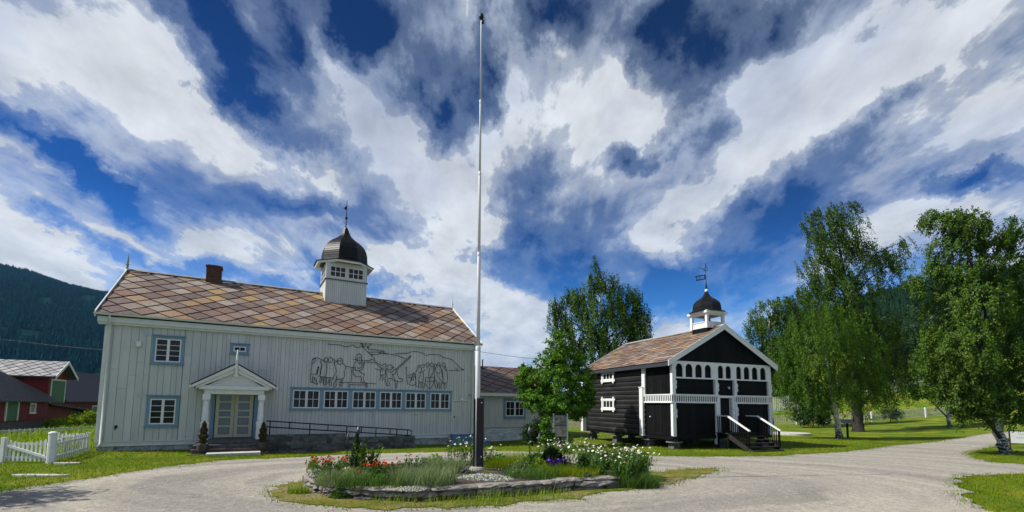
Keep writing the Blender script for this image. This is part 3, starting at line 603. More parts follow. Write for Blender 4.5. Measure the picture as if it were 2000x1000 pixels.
# ------------------------------------------------------------------ the white hall
def build_hall():
    Lh, D, WT, RZ = 17.08, 8.92, 5.50, 8.67
    root = empty('wooden_hall', 'long pale grey boarded hall with diamond slate roof and ridge turret', 'hall', (HALL[0], HALL[1], 0), HALL[2])
    ops = [(1.57, 2.75, .96, 2.31), (1.6, 2.77, 3.69, 4.98), (4.53, 5.30, 4.31, 4.80), (7.2, 15.65, 1.74, 2.83), (4.0, 5.75, .40, 2.45)]
    w = MB(); boards(w, 0, 6.4, .38, WT, ops[:3] + [ops[4]], 0, .03, .19, .34); boards(w, 6.4, Lh, .38, WT, [ops[3]], 0, .03, .12, .20)
    wall = w.build('wall', MT['siding'], root)
    b = MB(); b.box(.02, Lh - .02, .031, D, .2, WT)
    slope = (RZ - 5.76) / (D / 2 + .315)
    zt = lambda t: 5.76 + slope * (min(t, D - t) + .315)
    for s_ in (.02, Lh - .05): b.prism([(s_, .031, WT), (s_, D, WT), (s_, D, zt(D) - .12), (s_, D / 2, zt(D / 2) - .12), (s_, .031, zt(0) - .12)], (.03, 0, 0))
    b.build('wall_frame', MT['groove'], root)
    for s_, sgn in ((0.0, 1), (Lh, -1)):                  # boarded gable ends
        sd_ = MB(); y = .0
        while y < D - .05:
            wd = min(rb.uniform(.17, .3), D - y); s0, s1 = (s_ - .008, s_ + .019) if sgn > 0 else (s_ - .019, s_ + .008)
            sd_.prism([(s0, y + .005, .38), (s0, y + wd - .005, .38), (s0, y + wd - .005, zt(y + wd) - .12), (s0, y + .005, zt(y) - .12)], (s1 - s0, 0, 0)); y += wd
        sd_.build('gable_boards', MT['siding'], root)
    tr = MB(); tr.box(-.02, Lh + .02, -.075, -.005, .345, .378); tr.box(-.015, Lh + .015, -.035, .03, .17, .345); tr.box(-.03, .11, -.03, -.002, .38, 5.2); tr.box(Lh - .11, Lh + .03, -.03, -.002, .38, 5.2)
    tr.build('skirting', MT['trim'], root)
    f = MB(); f.box(.03, Lh - .03, .01, D - .03, -.7, .17); f.build('foundation', MT['stone'], root)
    cr = MB(); cr.box(-.24, Lh + .24, -.16, -.002, 5.27, 5.50); cr.box(-.25, Lh + .25, -.26, -.16, 5.36, 5.56); cr.box(-.25, Lh + .25, -.24, .0, 5.50, 5.58)
    cr.build('cornice', MT['trim'], root)
    # roof planes
    A = Lh + .6; en0 = V3(0, -slope, 1); en0 /= np.linalg.norm(en0); ev = V3(0, 1, slope); ev /= np.linalg.norm(ev)
    B = math.hypot(D / 2 + .315, RZ - 5.76)
    rf = MB(); O = V3(-.3, -.315, 5.70)
    for (o, e, n_) in ((O, ev, en0), (V3(-.3, D + .315, 5.70), V3(0, -ev[1], ev[2]), V3(0, -en0[1], en0[2]))):
        P = [o, o + V3(A, 0, 0), o + V3(A, 0, 0) + e * B, o + e * B]; rf.prism([tuple(p - n_ * .10) for p in P], tuple(n_ * .098))
    roof = rf.build('roof', MT['hole'], root)
    tl = MB(); diamonds(tl, A, B, O, V3(1, 0, 0), ev, en0, .50, .495)
    diamonds(tl, A, B, V3(-.3 + A, D + .315, 5.70), V3(-1, 0, 0), V3(0, -ev[1], ev[2]), V3(0, -en0[1], en0[2]), .50, .495)
    tl.build('slate_tile', MT['slate'], roof)['kind'] = 'stuff'
    rc = MB(); rc.prism([(-.31, D / 2 - .11, RZ + .0), (-.31, D / 2 + .11, RZ + .0), (-.31, D / 2, RZ + .09)], (A + .02, 0, 0)); rc.build('ridge_cap', MT['greywood'], roof)
    for s0, s1 in ((-.345, -.302), (Lh + .302, Lh + .345)):
        bb = MB()
        for sg in (0, 1):
            y_ = lambda t: t if sg == 0 else D - t
            bb.prism([(s0, y_(-.34), 5.54), (s0, y_(-.34), 5.79), (s0, D / 2, RZ + .08), (s0, D / 2, RZ - .2)], (s1 - s0, 0, 0))
        bb.build('bargeboard', MT['trim'], root)
    g = MB()
    n = 10; rg = .075
    P1 = [(-.34, -.34 - .075 - rg * math.cos(math.pi * i / n), 5.69 - rg * math.sin(math.pi * i / n)) for i in range(n + 1)]
    g.prism(P1, (Lh + .68, 0, 0))
    for k in range(26):
        s_ = -.2 + k * .68; g.box(s_, s_ + .03, -.50, -.30, 5.69, 5.715)
    g.build('gutter', MT['trim'], root)
    for s_ in (.17, Lh - .12):
        d = MB(); d.tube([(s_, -.40, 5.62), (s_, -.36, 5.45), (s_, -.09, 5.12), (s_, -.085, .30), (s_ + (.14 if s_ > 5 else -.05), -.2, .12)], .045, 8); d.build('downpipe', MT['trim'], root, True)
    finial(root, -.32, D / 2, RZ + .05, 9.48, None, mt='greywood'); finial(root, Lh + .32, D / 2, RZ + .05, 9.48, None)
    c = MB(); c.box(3.05, 3.75, D / 2 - .33, D / 2 + .33, 8.1, 9.33); c.box(3.01, 3.79, D / 2 - .37, D / 2 + .37, 9.33, 9.42); c.box(3.10, 3.70, D / 2 - .28, D / 2 + .28, 9.42, 9.47)
    c.build('chimney', MT['brick'], roof, bevel=.01)
    # windows
    window(root, 1.57, 2.75, .94, 2.30, .13, 2, 4, 1); window(root, 1.60, 2.77, 3.67, 4.94, .12, 2, 4, 1)
    window(root, 4.53, 5.30, 4.30, 4.79, .13, 1, 1, 2, cw_top=.11)
    sl = [(7.30, 7.92, 8.53), (8.73, 9.32, 9.91), (10.13, 10.74, 11.34), (11.55, 12.15, 12.75), (12.95, 13.54, 14.12), (14.38, 14.97, 15.55)]
    rw = window(root, 7.18, 15.68, 1.70, 2.80, .10, 1, 2, 2, sash_list=[q for a, b_, c_ in sl for q in ((a, b_ - .005), (b_ + .005, c_))], label='long ribbon window of six double casements')
    for x0, x1 in [(c_ + .002, a2 - .002) for (a, _, c_), (a2, _, _) in zip(sl, sl[1:])] + [(7.28, 7.298), (15.552, 15.58)]:
        ml = MB(); ml.box(x0, x1, -.047, .008, 1.80, 2.70); ml.build('mullion', MT['blue'], rw)
    # small fittings on the wall
    for s_, z_ in ((1.36, 4.98), (1.33, 2.31), (6.80, 2.71), (16.85, 2.62)):
        v = MB(); v.box(s_ - .09, s_ + .09, -.03, 0, z_ - .08, z_ + .08)
        for k in range(4): v.box(s_ - .075, s_ + .075, -.038, -.03, z_ - .06 + k * .035, z_ - .045 + k * .035)
        v.build('vent', MT['metal'], root)
    v = MB(); v.box(1.06, 1.24, -.14, 0, 4.40, 4.62); v.box(1.11, 1.19, -.10, -.02, 4.36, 4.40); v.build('siren_box', MT['white'], root, bevel=.01)
    v = MB(); v.tube([(.62, -.01, .98), (.62, -.12, .97), (.62, -.13, .86)], .03, 8); v.box(.57, .67, -.03, 0, .92, 1.04); v.build('water_tap', MT['dark'], root)
    v = MB(); v.tube([(16.25, 0, 2.46), (16.25, -.14, 2.50), (16.25, -.22, 2.46)], .012, 6); v.lathe([(.10, 2.34), (.085, 2.39), (.03, 2.45), (.015, 2.47)], 10, (16.25, -.22)); v.build('wall_lamp', MT['white'], root)
    for s_ in (8.65, 11.2, 13.55):
        v = MB(); v.box(s_ - .03, s_ + .03, -.05, -.0, 1.46, 1.52); v.tube([(s_, -.03, 1.49), (s_ + .06, -.11, 1.47)], .02, 6); v.build('flag_holder', MT['metal'], root)
    # plain boarded side door
    d = MB(); boards(d, 15.76, 16.78, .42, 2.22, [], -.022, -.003, .12, .17, False); sdoor = d.build('door', MT['siding'], root)
    d = MB(); d.box(15.70, 15.755, -.03, -.004, .40, 2.26); d.box(16.785, 16.84, -.03, -.004, .40, 2.26); d.box(15.68, 16.86, -.05, -.004, 2.26, 2.31); d.box(15.74, 16.8, -.05, -.004, .385, .415); d.build('door_frame', MT['trim'], sdoor)
    d = MB(); d.box(15.84, 15.87, -.06, -.022, 1.28, 1.40); d.build('handle', MT['dark'], sdoor)
    # main double door
    d = MB(); d.box(3.93, 4.07, -.05, .0, .40, 2.50); d.box(5.66, 5.82, -.05, .0, .40, 2.50); d.box(4.07, 5.66, -.05, .0, 2.40, 2.50); door = d.build('door_frame', MT['blue'], root)
    for x0, x1 in ((4.12, 4.855), (4.875, 5.61)):
        d = MB(); zs = [.47, .58, .92, 1.00, 1.33, 1.41, 1.63, 1.71, 2.03, 2.11, 2.34, 2.38]
        d.box(x0, x0 + .14, -.03, .005, .45, 2.39); d.box(x1 - .14, x1, -.03, .005, .45, 2.39)
        for k in range(0, 12, 2): d.box(x0 + .14, x1 - .14, -.028, .005, zs[k] if k else .45, zs[k + 1])
        lf = d.build('door', MT['cream'], root)
        p = MB()
        for k in range(1, 11, 2): p.box(x0 + .15, x1 - .15, -.010, .003, zs[k] + .01, zs[k + 1] - .01)
        p.build('glass_panel', MT['doorpanel'], lf)
        q = MB(); hx = x1 - .07 if x0 < 4.5 else x0 + .07; q.box(hx - .02, hx + .02, -.045, -.03, 1.25, 1.45); q.tube([(hx, -.06, 1.38), (hx + (-.1 if x0 < 4.5 else .1), -.06, 1.38)], .012, 6); q.build('handle', MT['metal'], lf)
    d = MB(); d.box(4.06, 5.67, .008, .02, .40, 2.42); d.build('door_backing', MT['groove'], root)
    # porch
    p = MB(); y0, y1 = -1.62, .0
    p.box(3.74, 6.0, y0 + .02, y0 + .20, 2.40, 2.60); p.box(3.74, 3.92, y0 + .20, -.05, 2.40, 2.60); p.box(5.82, 6.0, y0 + .20, -.05, 2.40, 2.60)
    p.box(3.55, 6.19, y0 - .10, y0 + .16, 2.60, 2.77); p.box(3.60, 6.14, y0 + .16, -.05, 2.60, 2.70)
    porch = p.build('porch', MT['trim'], root, bevel=.006)
    t_ = MB(); t_.prism([(3.85, y0 + .03, 2.77), (5.89, y0 + .03, 2.77), (4.87, y0 + .03, 3.45)], (0, .05, 0)); t_.box(3.9, 5.84, y0 - .02, y0 + .03, 2.78, 2.83); t_.build('tympanum', MT['trim'], porch)
    pr = MB()
    for sg in (-1, 1):
        X = lambda a: 4.87 + sg * a
        pr.prism([(X(1.56), y0 - .20, 2.66), (X(1.56), y0 - .20, 2.79), (X(0), y0 - .20, 3.72), (X(0), y0 - .20, 3.56)], (0, .06, 0))
        pr.prism([(X(1.42), y0 - .13, 2.63), (X(1.42), y0 - .13, 2.72), (X(0), y0 - .13, 3.57), (X(0), y0 - .13, 3.36)], (0, .12, 0))
    pr.build('porch_bargeboard', MT['trim'], porch)
    rr = MB()
    for sg in (-1, 1):
        X = lambda a: 4.87 + sg * a
        rr.prism([(X(1.60), y0 - .22, 2.77), (X(1.60), y0 - .22, 2.82), (X(0), y0 - .22, 3.78), (X(0), y0 - .22, 3.73)], (0, 1.80, 0))
    rr.build('porch_roof', MT['domeblk'], porch)
    for sg in (-1, 1): gq = MB(); gq.tube([(4.87 + sg * 1.62, y0 - .34, 2.70), (4.87 + sg * 1.62, -.02, 2.74)], .045, 8); gq.build('porch_gutter', MT['trim'], porch)
    fn = MB(); fn.lathe([(.015, 3.08), (.075, 3.14), (.10, 3.20), (.06, 3.28), (.035, 3.33), (.045, 3.45), (.045, 3.85), (.06, 3.86), (.03, 3.92), (.045, 4.0), (.01, 4.35)], 10, (4.87, y0 - .24)); fn.build('porch_finial', MT['white'], porch, True)
    for s_ in (3.83, 5.91):
        c = MB(); c.box(s_ - .15, s_ + .15, y0 - .04, y0 + .26, .44, 1.13); c.box(s_ - .17, s_ + .17, y0 - .06, y0 + .28, 1.13, 1.18); c.box(s_ - .14, s_ + .14, y0 - .03, y0 + .25, 2.16, 2.40); 
        c.lathe([(.155, 1.18), (.15, 1.22), (.12, 1.26), (.135, 1.32), (.11, 1.95), (.10, 2.05), (.125, 2.07), (.125, 2.11), (.10, 2.13), (.13, 2.16)], 14, (s_, y0 + .11)); c.build('column', MT['white'], porch)
    dk = MB(); dk.box(3.6, 6.14, -1.75, .0, .30, .40); dk.box(3.66, 6.08, -1.72, -.0, -.4, .30); dk.build('porch_floor', MT['drystone'], porch)
    # turret on the ridge
    cx, cy, hw = 10.14, D / 2, 1.17
    t_ = MB(); t_.box(cx - hw + .03, cx + hw - .03, cy - hw + .03, cy + hw - .03, 7.2, 10.45); tur = t_.build('turret', MT['groove'], root)
    b = MB()
    for k in range(4):
        q = MB(); boards(q, -hw, hw, 7.25, 9.30, [], -hw, -hw + .029, .085, .13, False)
        q.box(-hw, hw, -hw, -hw + .029, 9.36, 9.50); q.box(-hw, -hw + .24, -hw, -hw + .029, 9.50, 10.4); q.box(hw - .24, hw, -hw, -hw + .029, 9.50, 10.4); q.box(-.09, .09, -hw, -hw + .029, 9.50, 10.4); q.box(-hw + .24, -.09, -hw, -hw + .029, 10.12, 10.4); q.box(.09, hw - .24, -hw, -hw + .029, 10.12, 10.4)
        m = Matrix.Translation((cx, cy, 0)) @ Matrix.Rotation(k * math.pi / 2, 4, 'Z'); xf(q, m); b.add(q.v, q.f)
    b.build('turret_boards', MT['siding'], tur)
    q = MB()
    for k in range(4):
        e = MB(); e.box(-hw - .06, hw + .06, -hw - .06, -hw - .002, 9.30, 9.36); xf(e, Matrix.Translation((cx, cy, 0)) @ Matrix.Rotation(k * math.pi / 2, 4, 'Z')); q.add(e.v, e.f)
    q.build('turret_ledge', MT['groove'], tur)
    for k in range(4):
        for x0, x1 in ((-hw + .24, -.09), (.09, hw - .24)):
            e = MB(); ww = x1 - x0; y = -hw; m = Matrix.Translation((cx, cy, 0)) @ Matrix.Rotation(k * math.pi / 2, 4, 'Z')
            for i in range(4): xx = x0 + ww * i / 3; e.box(max(x0, xx - .016), min(x1, xx + .016), y - .01, y + .024, 9.50, 10.12)
            for z in (9.51, 9.81, 10.11): e.box(x0, x1, y - .012, y + .022, z - .014, z + .014)
            xf(e, m).build('turret_window', MT['sash'], tur)
            e = MB(); e.box(x0, x1, y + .012, y + .02, 9.5, 10.12); xf(e, m).build('turret_pane', MT['pane'], tur)
    o = MB(); r8 = math.pi / 8
    o.lathe([(1.30, 10.56), (1.70, 10.33), (1.74, 10.33), (1.76, 10.45), (1.3, 10.60)], 8, (cx, cy), r8); o.build('turret_eave', MT['trim'], tur)
    prof = [(1.80, 10.455), (1.78, 10.48), (1.50, 10.60), (1.36, 10.74), (1.35, 10.95), (1.33, 11.2), (1.25, 11.5), (1.08, 11.78), (.82, 12.02), (.52, 12.22), (.33, 12.40), (.22, 12.6), (.14, 12.8), (.08, 12.98), (.05, 13.02)]
    pz = [p[1] for p in prof][::1]; pr_ = [p[0] for p in prof]
    stp = [(1.80, 10.452)]; z = 10.47
    while z < 12.95:
        z2 = z + .14; r1 = float(np.interp(z, pz, pr_)); r2 = float(np.interp(z2, pz, pr_)); stp += [(r1 + .045, z), (r2 + .035, z2 - .01), (r2 + .005, z2)] ; z = z2
    o = MB(); o.lathe(stp + [(.05, 13.03)], 8, (cx, cy), r8); o.build('turret_dome', MT['domeblk'], tur)
    o = MB(); o.tube([(cx, cy, 12.9), (cx, cy, 13.9)], .03, 6); o.tube([(cx, cy, 13.9), (cx, cy, 14.78)], .018, 6); o.lathe([(.02, 13.54), (.075, 13.58), (.09, 13.63), (.075, 13.68), (.02, 13.72)], 10, (cx, cy)); o.lathe([(.06, 12.92), (.07, 13.0), (.03, 13.1)], 8, (cx, cy))
    o.prism([(cx + .02, cy, 14.15), (cx + .02, cy, 14.5), (cx - .16, cy + .02, 14.25), (cx - .10, cy + .02, 14.18)], (0, .012, 0)); o.build('spire', MT['dark'], tur)
    return root
hall = build_hall()
def build_mural():
    root = empty('wire_relief', 'black wire line drawing of figures and mountains mounted above the ribbon window', 'wall art', (HALL[0], HALL[1], 0), HALL[2])
    for name, lines in MURAL:
        m = MB()
        for l in lines:
            pts = [(a, -.05, b) for a, b in l]
            sm = []
            for i in range(len(pts) - 1):
                p0, p1, p2, p3 = [np.array(pts[max(0, min(len(pts) - 1, i + k))]) for k in (-1, 0, 1, 2)]
                for q in (0, .34, .67): sm.append(.5 * (2 * p1 + (p2 - p0) * q + (2 * p0 - 5 * p1 + 4 * p2 - p3) * q * q + (3 * p1 - p0 - 3 * p2 + p3) * q ** 3))
            sm.append(np.array(pts[-1])); m.tube(sm, .0135, 4)
            for p in (sm[0], sm[-1]): m.tube([p, p + V3(0, .05, 0)], .008, 4)
        m.build(name, MT['wire'], root)
build_mural()
# ------------------------------------------------------------------ annex behind the hall
def build_annex():
    root = empty('side_wing', 'low grey boarded wing with dark slate roof on a whitewashed stone base', 'building', (HALL[0], HALL[1], 0), HALL[2])
    y0, s0, s1, yd = 1.2, 17.12, 23.65, 9.6
    w = MB(); boards(w, s0, s1, .70, 2.66, [(19.78, 21.45, 1.22, 2.48)], y0, y0 + .03, .13, .20, False); w.build('wall', MT['siding'], root)
    b = MB(); b.box(s0, s1 - .02, y0 + .031, yd, .3, 2.9)
    for s_ in (s1 - .05,): b.prism([(s_, y0 + .031, 2.66), (s_, yd, 2.66), (s_, (y0 + yd) / 2, 4.72)], (.03, 0, 0))
    b.build('wall_frame', MT['groove'], root)
    sd_ = MB(); y = y0; ym = (y0 + yd) / 2
    while y < yd - .05:
        wd = min(.22, yd - y); zt = lambda q: 2.66 + (4.72 - 2.66) * (1 - abs(q - ym) / (ym - y0))
        sd_.prism([(s1 - .019, y + .004, .7), (s1 - .019, y + wd - .004, .7), (s1 - .019, y + wd - .004, zt(y + wd)), (s1 - .019, y + .004, zt(y))], (.03, 0, 0)); y += wd
    sd_.build('gable_boards', MT['siding'], root)
    t_ = MB(); t_.box(s0, s1 + .02, y0 - .05, y0 - .003, .655, .695); t_.box(s0, s1 + .3, y0 - .33, y0 - .29, 2.62, 2.84); t_.box(s0, s1 + .28, y0 - .29, y0, 2.62, 2.66); t_.box(s1 - .1, s1 + .03, y0 - .025, y0 - .002, .7, 2.62); t_.build('cornice', MT['trim'], root)
    f = MB(); f.box(s0, s1 - .04, y0 + .02, yd - .04, -.7, .655); f.build('foundation', MT['whitestone'], root)
    m = Matrix.Translation((0, y0, 0)); window(root, 19.80, 21.43, 1.22, 2.44, .13, 2, 2, 2, m=m)
    sl = (4.86 - 2.80) / (ym - y0 + .33); ev = V3(0, 1, sl); ev /= np.linalg.norm(ev); en = V3(0, -sl, 1); en /= np.linalg.norm(en); B = math.hypot(ym - y0 + .33, 4.86 - 2.80); A = s1 + .35 - s0
    O = V3(s0, y0 - .33, 2.80); r_ = MB()
    for (o, e, n_) in ((O, ev, en), (V3(s0, yd + .33, 2.80), V3(0, -ev[1], ev[2]), V3(0, -en[1], en[2]))): r_.prism([tuple(p - n_ * .1) for p in (o, o + V3(A, 0, 0), o + V3(A, 0, 0) + e * B, o + e * B)], tuple(n_ * .098))
    rf = r_.build('roof', MT['groove'], root)
    tl = MB(); diamonds(tl, A, B, O, V3(1, 0, 0), ev, en, .60, .55); diamonds(tl, A, B, V3(s0 + A, yd + .33, 2.8), V3(-1, 0, 0), V3(0, -ev[1], ev[2]), V3(0, -en[1], en[2]), .60, .55); tl.build('slate_tile', MT['slate3'], rf)
    bb = MB()
    for sg in (0, 1):
        y_ = lambda t: t if sg == 0 else y0 + yd - t
        bb.prism([(s0 + A + .002, y_(y0 - .36), 2.66), (s0 + A + .002, y_(y0 - .36), 2.85), (s0 + A + .002, ym, 4.93), (s0 + A + .002, ym, 4.72)], (.04, 0, 0))
    bb.build('bargeboard', MT['trim'], root)
build_annex()
def hall_things():
    # stone entrance steps
    st = MB()
    for k, (z1, y) in enumerate(((.27, -2.05), (.11, -2.35), (-.04, -2.65))): 
        st.box(3.55 - .05 * k, 6.2 + .03 * k, y, -1.76 if k == 0 else y + .31, z1 - .17, z1 - .045); 
    root = empty('stone_steps', 'dark stacked slate steps below the columned porch', 'steps', (HALL[0], HALL[1], 0), HALL[2])
    st.build('riser', MT['drystone'], root)
    for k, (z1, y) in enumerate(((.27, -2.05), (.11, -2.35), (-.04, -2.65))):
        x = 3.5 - .06 * k
        t_ = MB()
        while x < 6.2: 
            w = min(rb.uniform(.6, 1.1), 6.26 - x); t_.box(x + .004, x + w - .004, y - .03, y + .36, z1 - .043, z1 + rb.uniform(-.003, .006)); x += w
        t_.build('tread', MT['slate3'] if k else MT['drystone'], root)
    sx, sy = toW(HALL, 5.0, -3.1); s = MB(); s.box(-.95, .95, -.28, .28, -.1, .035); o = s.build('paving_slab', MT['slab'], None, bevel=.01); o.location = (sx, sy, 0); o.rotation_euler.z = HALL[2]; tag(o, 'flat grey slab lying at the foot of the porch steps', 'paving slab')
    # ramp with dry stone retaining wall and hand rail
    root = empty('access_ramp', 'dry stone walled ramp with black hand rail along the hall front', 'ramp', (HALL[0], HALL[1], 0), HALL[2])
    wl = MB()
    def course(x0, x1, ztop, yf):
        z = -.5
        while z < ztop - .02:
            h = min(rb.uniform(.05, .13), ztop - z); x = x0
            while x < x1 - .02:
                w = min(rb.uniform(.18, .75), x1 - x); d = rb.uniform(-.03, .02); wl.box(x + .004, x + w - .004, yf + d, yf + .32, z + .003, z + h - .003); x += w
            z += h
    course(6.2, 9.52, .63, -1.9); course(9.52, 12.95, .43, -1.9)
    wl.build('retaining_wall', MT['drystone'], root)
    dk = MB(); dk.prism([(6.21, -1.56, .40), (12.9, -1.56, -.05), (12.9, -1.56, -.5), (6.21, -1.56, -.5)], (0, 1.54, 0)); dk.build('ramp_deck', MT['concrete'], root)
    zr = lambda s: 1.24 - (s - 6.2) * .078
    r_ = MB(); y = -1.72
    r_.tube([(6.15, y, zr(6.15)), (12.7, y, zr(12.7)), (12.82, y, zr(12.8) - .06), (12.82, y, zr(12.8) - .24), (12.7, y, zr(12.7) - .28), (6.15, y, zr(6.15) - .26)], .028, 8); r_.build('hand_rail', MT['dark'], root)
    for s_, long in ((6.3, 1), (7.1, 0), (7.95, 1), (8.75, 0), (9.6, 1), (10.3, 0), (11.0, 1), (11.7, 0), (12.05, 1), (12.6, 0)):
        q = MB(); zz = zr(s_); q.box(s_ - .02, s_ + .02, y - .02, y + .02, (zz - .30) if not long else (.58 if s_ < 9.5 else .40), zz - .02); q.build('rail_post', MT['dark'], root)
    # blue steps to the side door
    root = empty('wooden_steps', 'blue painted wooden steps below the plain side door', 'steps', (HALL[0], HALL[1], 0), HALL[2])
    for k, (x0, x1, y0, y1, z0, z1) in enumerate(((15.60, 17.3, -.55, -.08, .18, .36), (15.45, 17.45, -.90, -.55, .0, .18), (15.2, 17.6, -1.3, -.9, -.5, .0))):
        q = MB(); q.box(x0, x1, y0 + .03, y1 if k == 0 else y1 + .02, z0 if k == 2 else z0 - .16, z1 - .04); q.box(x0 - .03, x1 + .03, y0, y1 + .028 - .03 * (k == 0), z1 - .038, z1); q.build('step', MT['bluestep'], root)
hall_things()
def potted(px_s, px_t, label, loc_z, sc):
    x, y = toW(HALL, px_s, px_t); root = empty('potted_conifer', label, 'potted plant', (x, y, loc_z), 0, 'potted conifers flanking the porch')
    p = MB(); p.lathe([(.15, 0), (.17, .02), (.22, .22), (.20, .36), (.21, .40), (.18, .40), (.17, .34)], 16); p.build('pot', MT['terracotta'], root, True)
    r = np.random.default_rng(int(px_s * 10)); n = 2600; z = r.random(n); rad = .16 * np.interp(z, [0, .15, .35, .7, .9, 1], [.55, .85, 1, .72, .35, .03]) * np.sqrt(r.uniform(.45, 1.0, n)) * (1 + .15 * np.sin(z * 23))
    a = r.uniform(0, 6.283, n); c = np.stack([rad * np.cos(a), rad * np.sin(a), .38 + z * .92 * sc], -1)
    link('foliage', leaf_quads('foliage', c, r, .075, .025, up=.8), LF['brownish'], root)
    tr = MB(); tr.tube([(0, 0, .3), (0, 0, 1.1)], .02, 6); tr.build('stem', MT['bark'], root)
def leaf_quads(name, c, r, ln, wd, up=0.0, dirs=None, nrm=None):
    """leaf shaped diamonds at points c; dirs biases the leaf axis, nrm biases the way its face looks"""
    n = len(c); a = r.normal(0, 1, (n, 3)); a[:, 2] += up * 2.5
    if dirs is not None: a = a * .5 + dirs * 1.5
    a /= np.linalg.norm(a, axis=1)[:, None] + 1e-9
    w_ = r.normal(0, 1, (n, 3))
    if nrm is not None: w_ = w_ * .55 + nrm
    b = np.cross(a, w_); b /= np.linalg.norm(b, axis=1)[:, None] + 1e-9
    l = (ln * r.uniform(.6, 1.35, n))[:, None]; w = (wd * r.uniform(.6, 1.35, n))[:, None]
    V = np.stack([c - a * l / 2, c + b * w / 2 - a * l * .08, c + a * l / 2, c - b * w / 2 - a * l * .08], 1).reshape(-1, 3)
    return np_mesh(name, V, np.arange(4 * n).reshape(-1, 4))
potted(3.87, -2.33, 'potted bronze conifer left of the porch steps', -.03, 1.0)
potted(6.03, -2.33, 'potted bronze conifer right of the porch steps, beside the ramp wall', -.03, .95)
# ------------------------------------------------------------------ black storehouse on stone legs
def build_store():
    eaves = mat('dark grey eaves paint', (.03, .034, .042), .6)
    Wd, Lt, ZE, ZA = 6.615, 8.26, 4.345, 6.38
    root = empty('log_storehouse', 'black tarred log storehouse on stone legs with white arcade gable and open belfry', 'storehouse', (STAB[0], STAB[1], 0), STAB[2])
    lt0 = 2.12                                             # the log room starts behind the front gallery
    # log walls: horizontal squared logs
    lg = MB(); z = .56
    while z < 4.32:
        h = rb.uniform(.24, .29); h = min(h, 4.36 - z)
        for sx, t0, t1 in ((0.0, lt0, 8.42), (Wd, lt0, 8.42)):
            sg = 1 if sx == 0 else -1
            n = 10; ys_ = [t0 + (t1 - t0) * i / n for i in range(n + 1)]
            o = [rb.uniform(-.012, .012) for _ in ys_]
            for i in range(n):
                a0, a1 = ys_[i], ys_[i + 1]
                pr = [(0, z + .006), (-.045 * sg, z + .020), (-.060 * sg, z + h * .5), (-.060 * sg, z + h - .085), (-.006 * sg, z + h - .018), (.16 * sg, z + h - .005), (.16 * sg, z + .005)]
                vs = [(sx + p[0] + (o[i] if p[0] * sg < 0 else 0) * sg, a0, p[1]) for p in pr] + [(sx + p[0] + (o[i + 1] if p[0] * sg < 0 else 0) * sg, a1, p[1]) for p in pr]
                m = len(pr); lg.add(vs, [(k, (k + 1) % m, (k + 1) % m + m, k + m) if sg < 0 else (k + m, (k + 1) % m + m, (k + 1) % m, k) for k in range(m)] + [tuple(range(m))[::-1] if sg < 0 else tuple(range(m)), tuple(range(m, 2 * m)) if sg < 0 else tuple(range(m, 2 * m))[::-1]])
        lg.box(.17, Wd - .17, 8.10, 8.26, z + .004, z + h - .004)
        z += h
    lg.build('log_wall', MT['log'], root)
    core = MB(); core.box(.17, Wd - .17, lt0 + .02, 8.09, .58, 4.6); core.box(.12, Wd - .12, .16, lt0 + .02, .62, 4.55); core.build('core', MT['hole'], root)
    zt = lambda s: ZE - .10 + (ZA - ZE) * (1 - abs(s - Wd / 2) / (Wd / 2 + .346))
    fb = MB()                                              # vertical boards: lower front, gallery sides, gable
    ops = [(2.98, 3.92, .80, 2.62)]
    boards(fb, .12, Wd - .12, .66, 2.30, ops, .05, .08, .14, .24, False); fb.build('front_boards', MT['black'], root); bd = MB()
    for sx, sg in ((0.0, 1), (Wd, -1)):
        for z0, z1 in ((.62, 2.28), (2.74, 4.30)):
            q = MB(); boards(q, -2.12, -.10, z0, z1, [], .03, .07, .13, .22, False)
            xf(q, Matrix(((0, sg, 0, sx), (-1, 0, 0, 0), (0, 0, 1, 0), (0, 0, 0, 1)))).build('gallery_boards', MT['black'], root)
    for h0, h1 in ((.12, 2.66), (2.9, 3.98), (4.20, Wd - .12)):   # horizontal panel boards behind the gallery
        hz = MB(); z = 2.74
        while z < 3.44: hz.box(h0, h1, .07, .10, z + .004, z + .165); z += .17
        hz.build('parapet_boards', MT['black'], root)
    y = -.12
    while y < Wd + .1:
        w = rb.uniform(.15, .21); bd.prism([(y + .004, .02, 4.24), (y + w - .004, .02, 4.24), (y + w - .004, .02, zt(y + w)), (y + .004, .02, zt(y))], (0, .03, 0)); y += w
    bd.build('gable_boards', MT['black'], root)
    for q in ((-.02, Wd + .02, .0, .2, .48, .66), (.0, .2, .2, 8.4, .44, .60), (Wd - .2, Wd, .2, 8.4, .44, .60)): bm_ = MB(); bm_.box(*q); bm_.build('sill_beam', MT['black'], root)
    # white posts with carved shoulders
    def post(s, w, z0, z1, carve):
        p = MB(); p.box(s, s + w, -.04, .12, z0, z1)
        for z in carve:
            prof = [(0, z + .42), (.045, z + .40), (.06, z + .28), (.02, z + .16), (.055, z + .12), (.055, z + .02), (0, z - .02)]
            p.prism([(s + w + .001, -.06, z - .02), *[(s + w + d, -.06, q) for d, q in prof[::-1][1:-1]], (s + w + .001, -.06, z + .42)], (0, .14, 0))
            p.box(s - .012, s + w + .02, -.065, -.041, z + .40, z + .43); p.box(s - .012, s + w + .02, -.065, -.041, z + .10, z + .13)
        return p.build('post', MT['white'], root)
    post(-.02, .20, .62, 2.29, [1.55]); post(-.02, .20, 2.70, 4.36, [2.98]); post(2.73, .15, .20, 2.29, [1.65]); post(2.73, .16, 2.70, 3.5, [2.90]); post(4.02, .15, .80, 2.29, [1.65]); post(4.02, .16, 2.70, 3.5, [2.90]); post(Wd - .17, .19, .62, 2.29, [1.55]); post(Wd - .17, .19, 2.70, 4.33, [2.90])
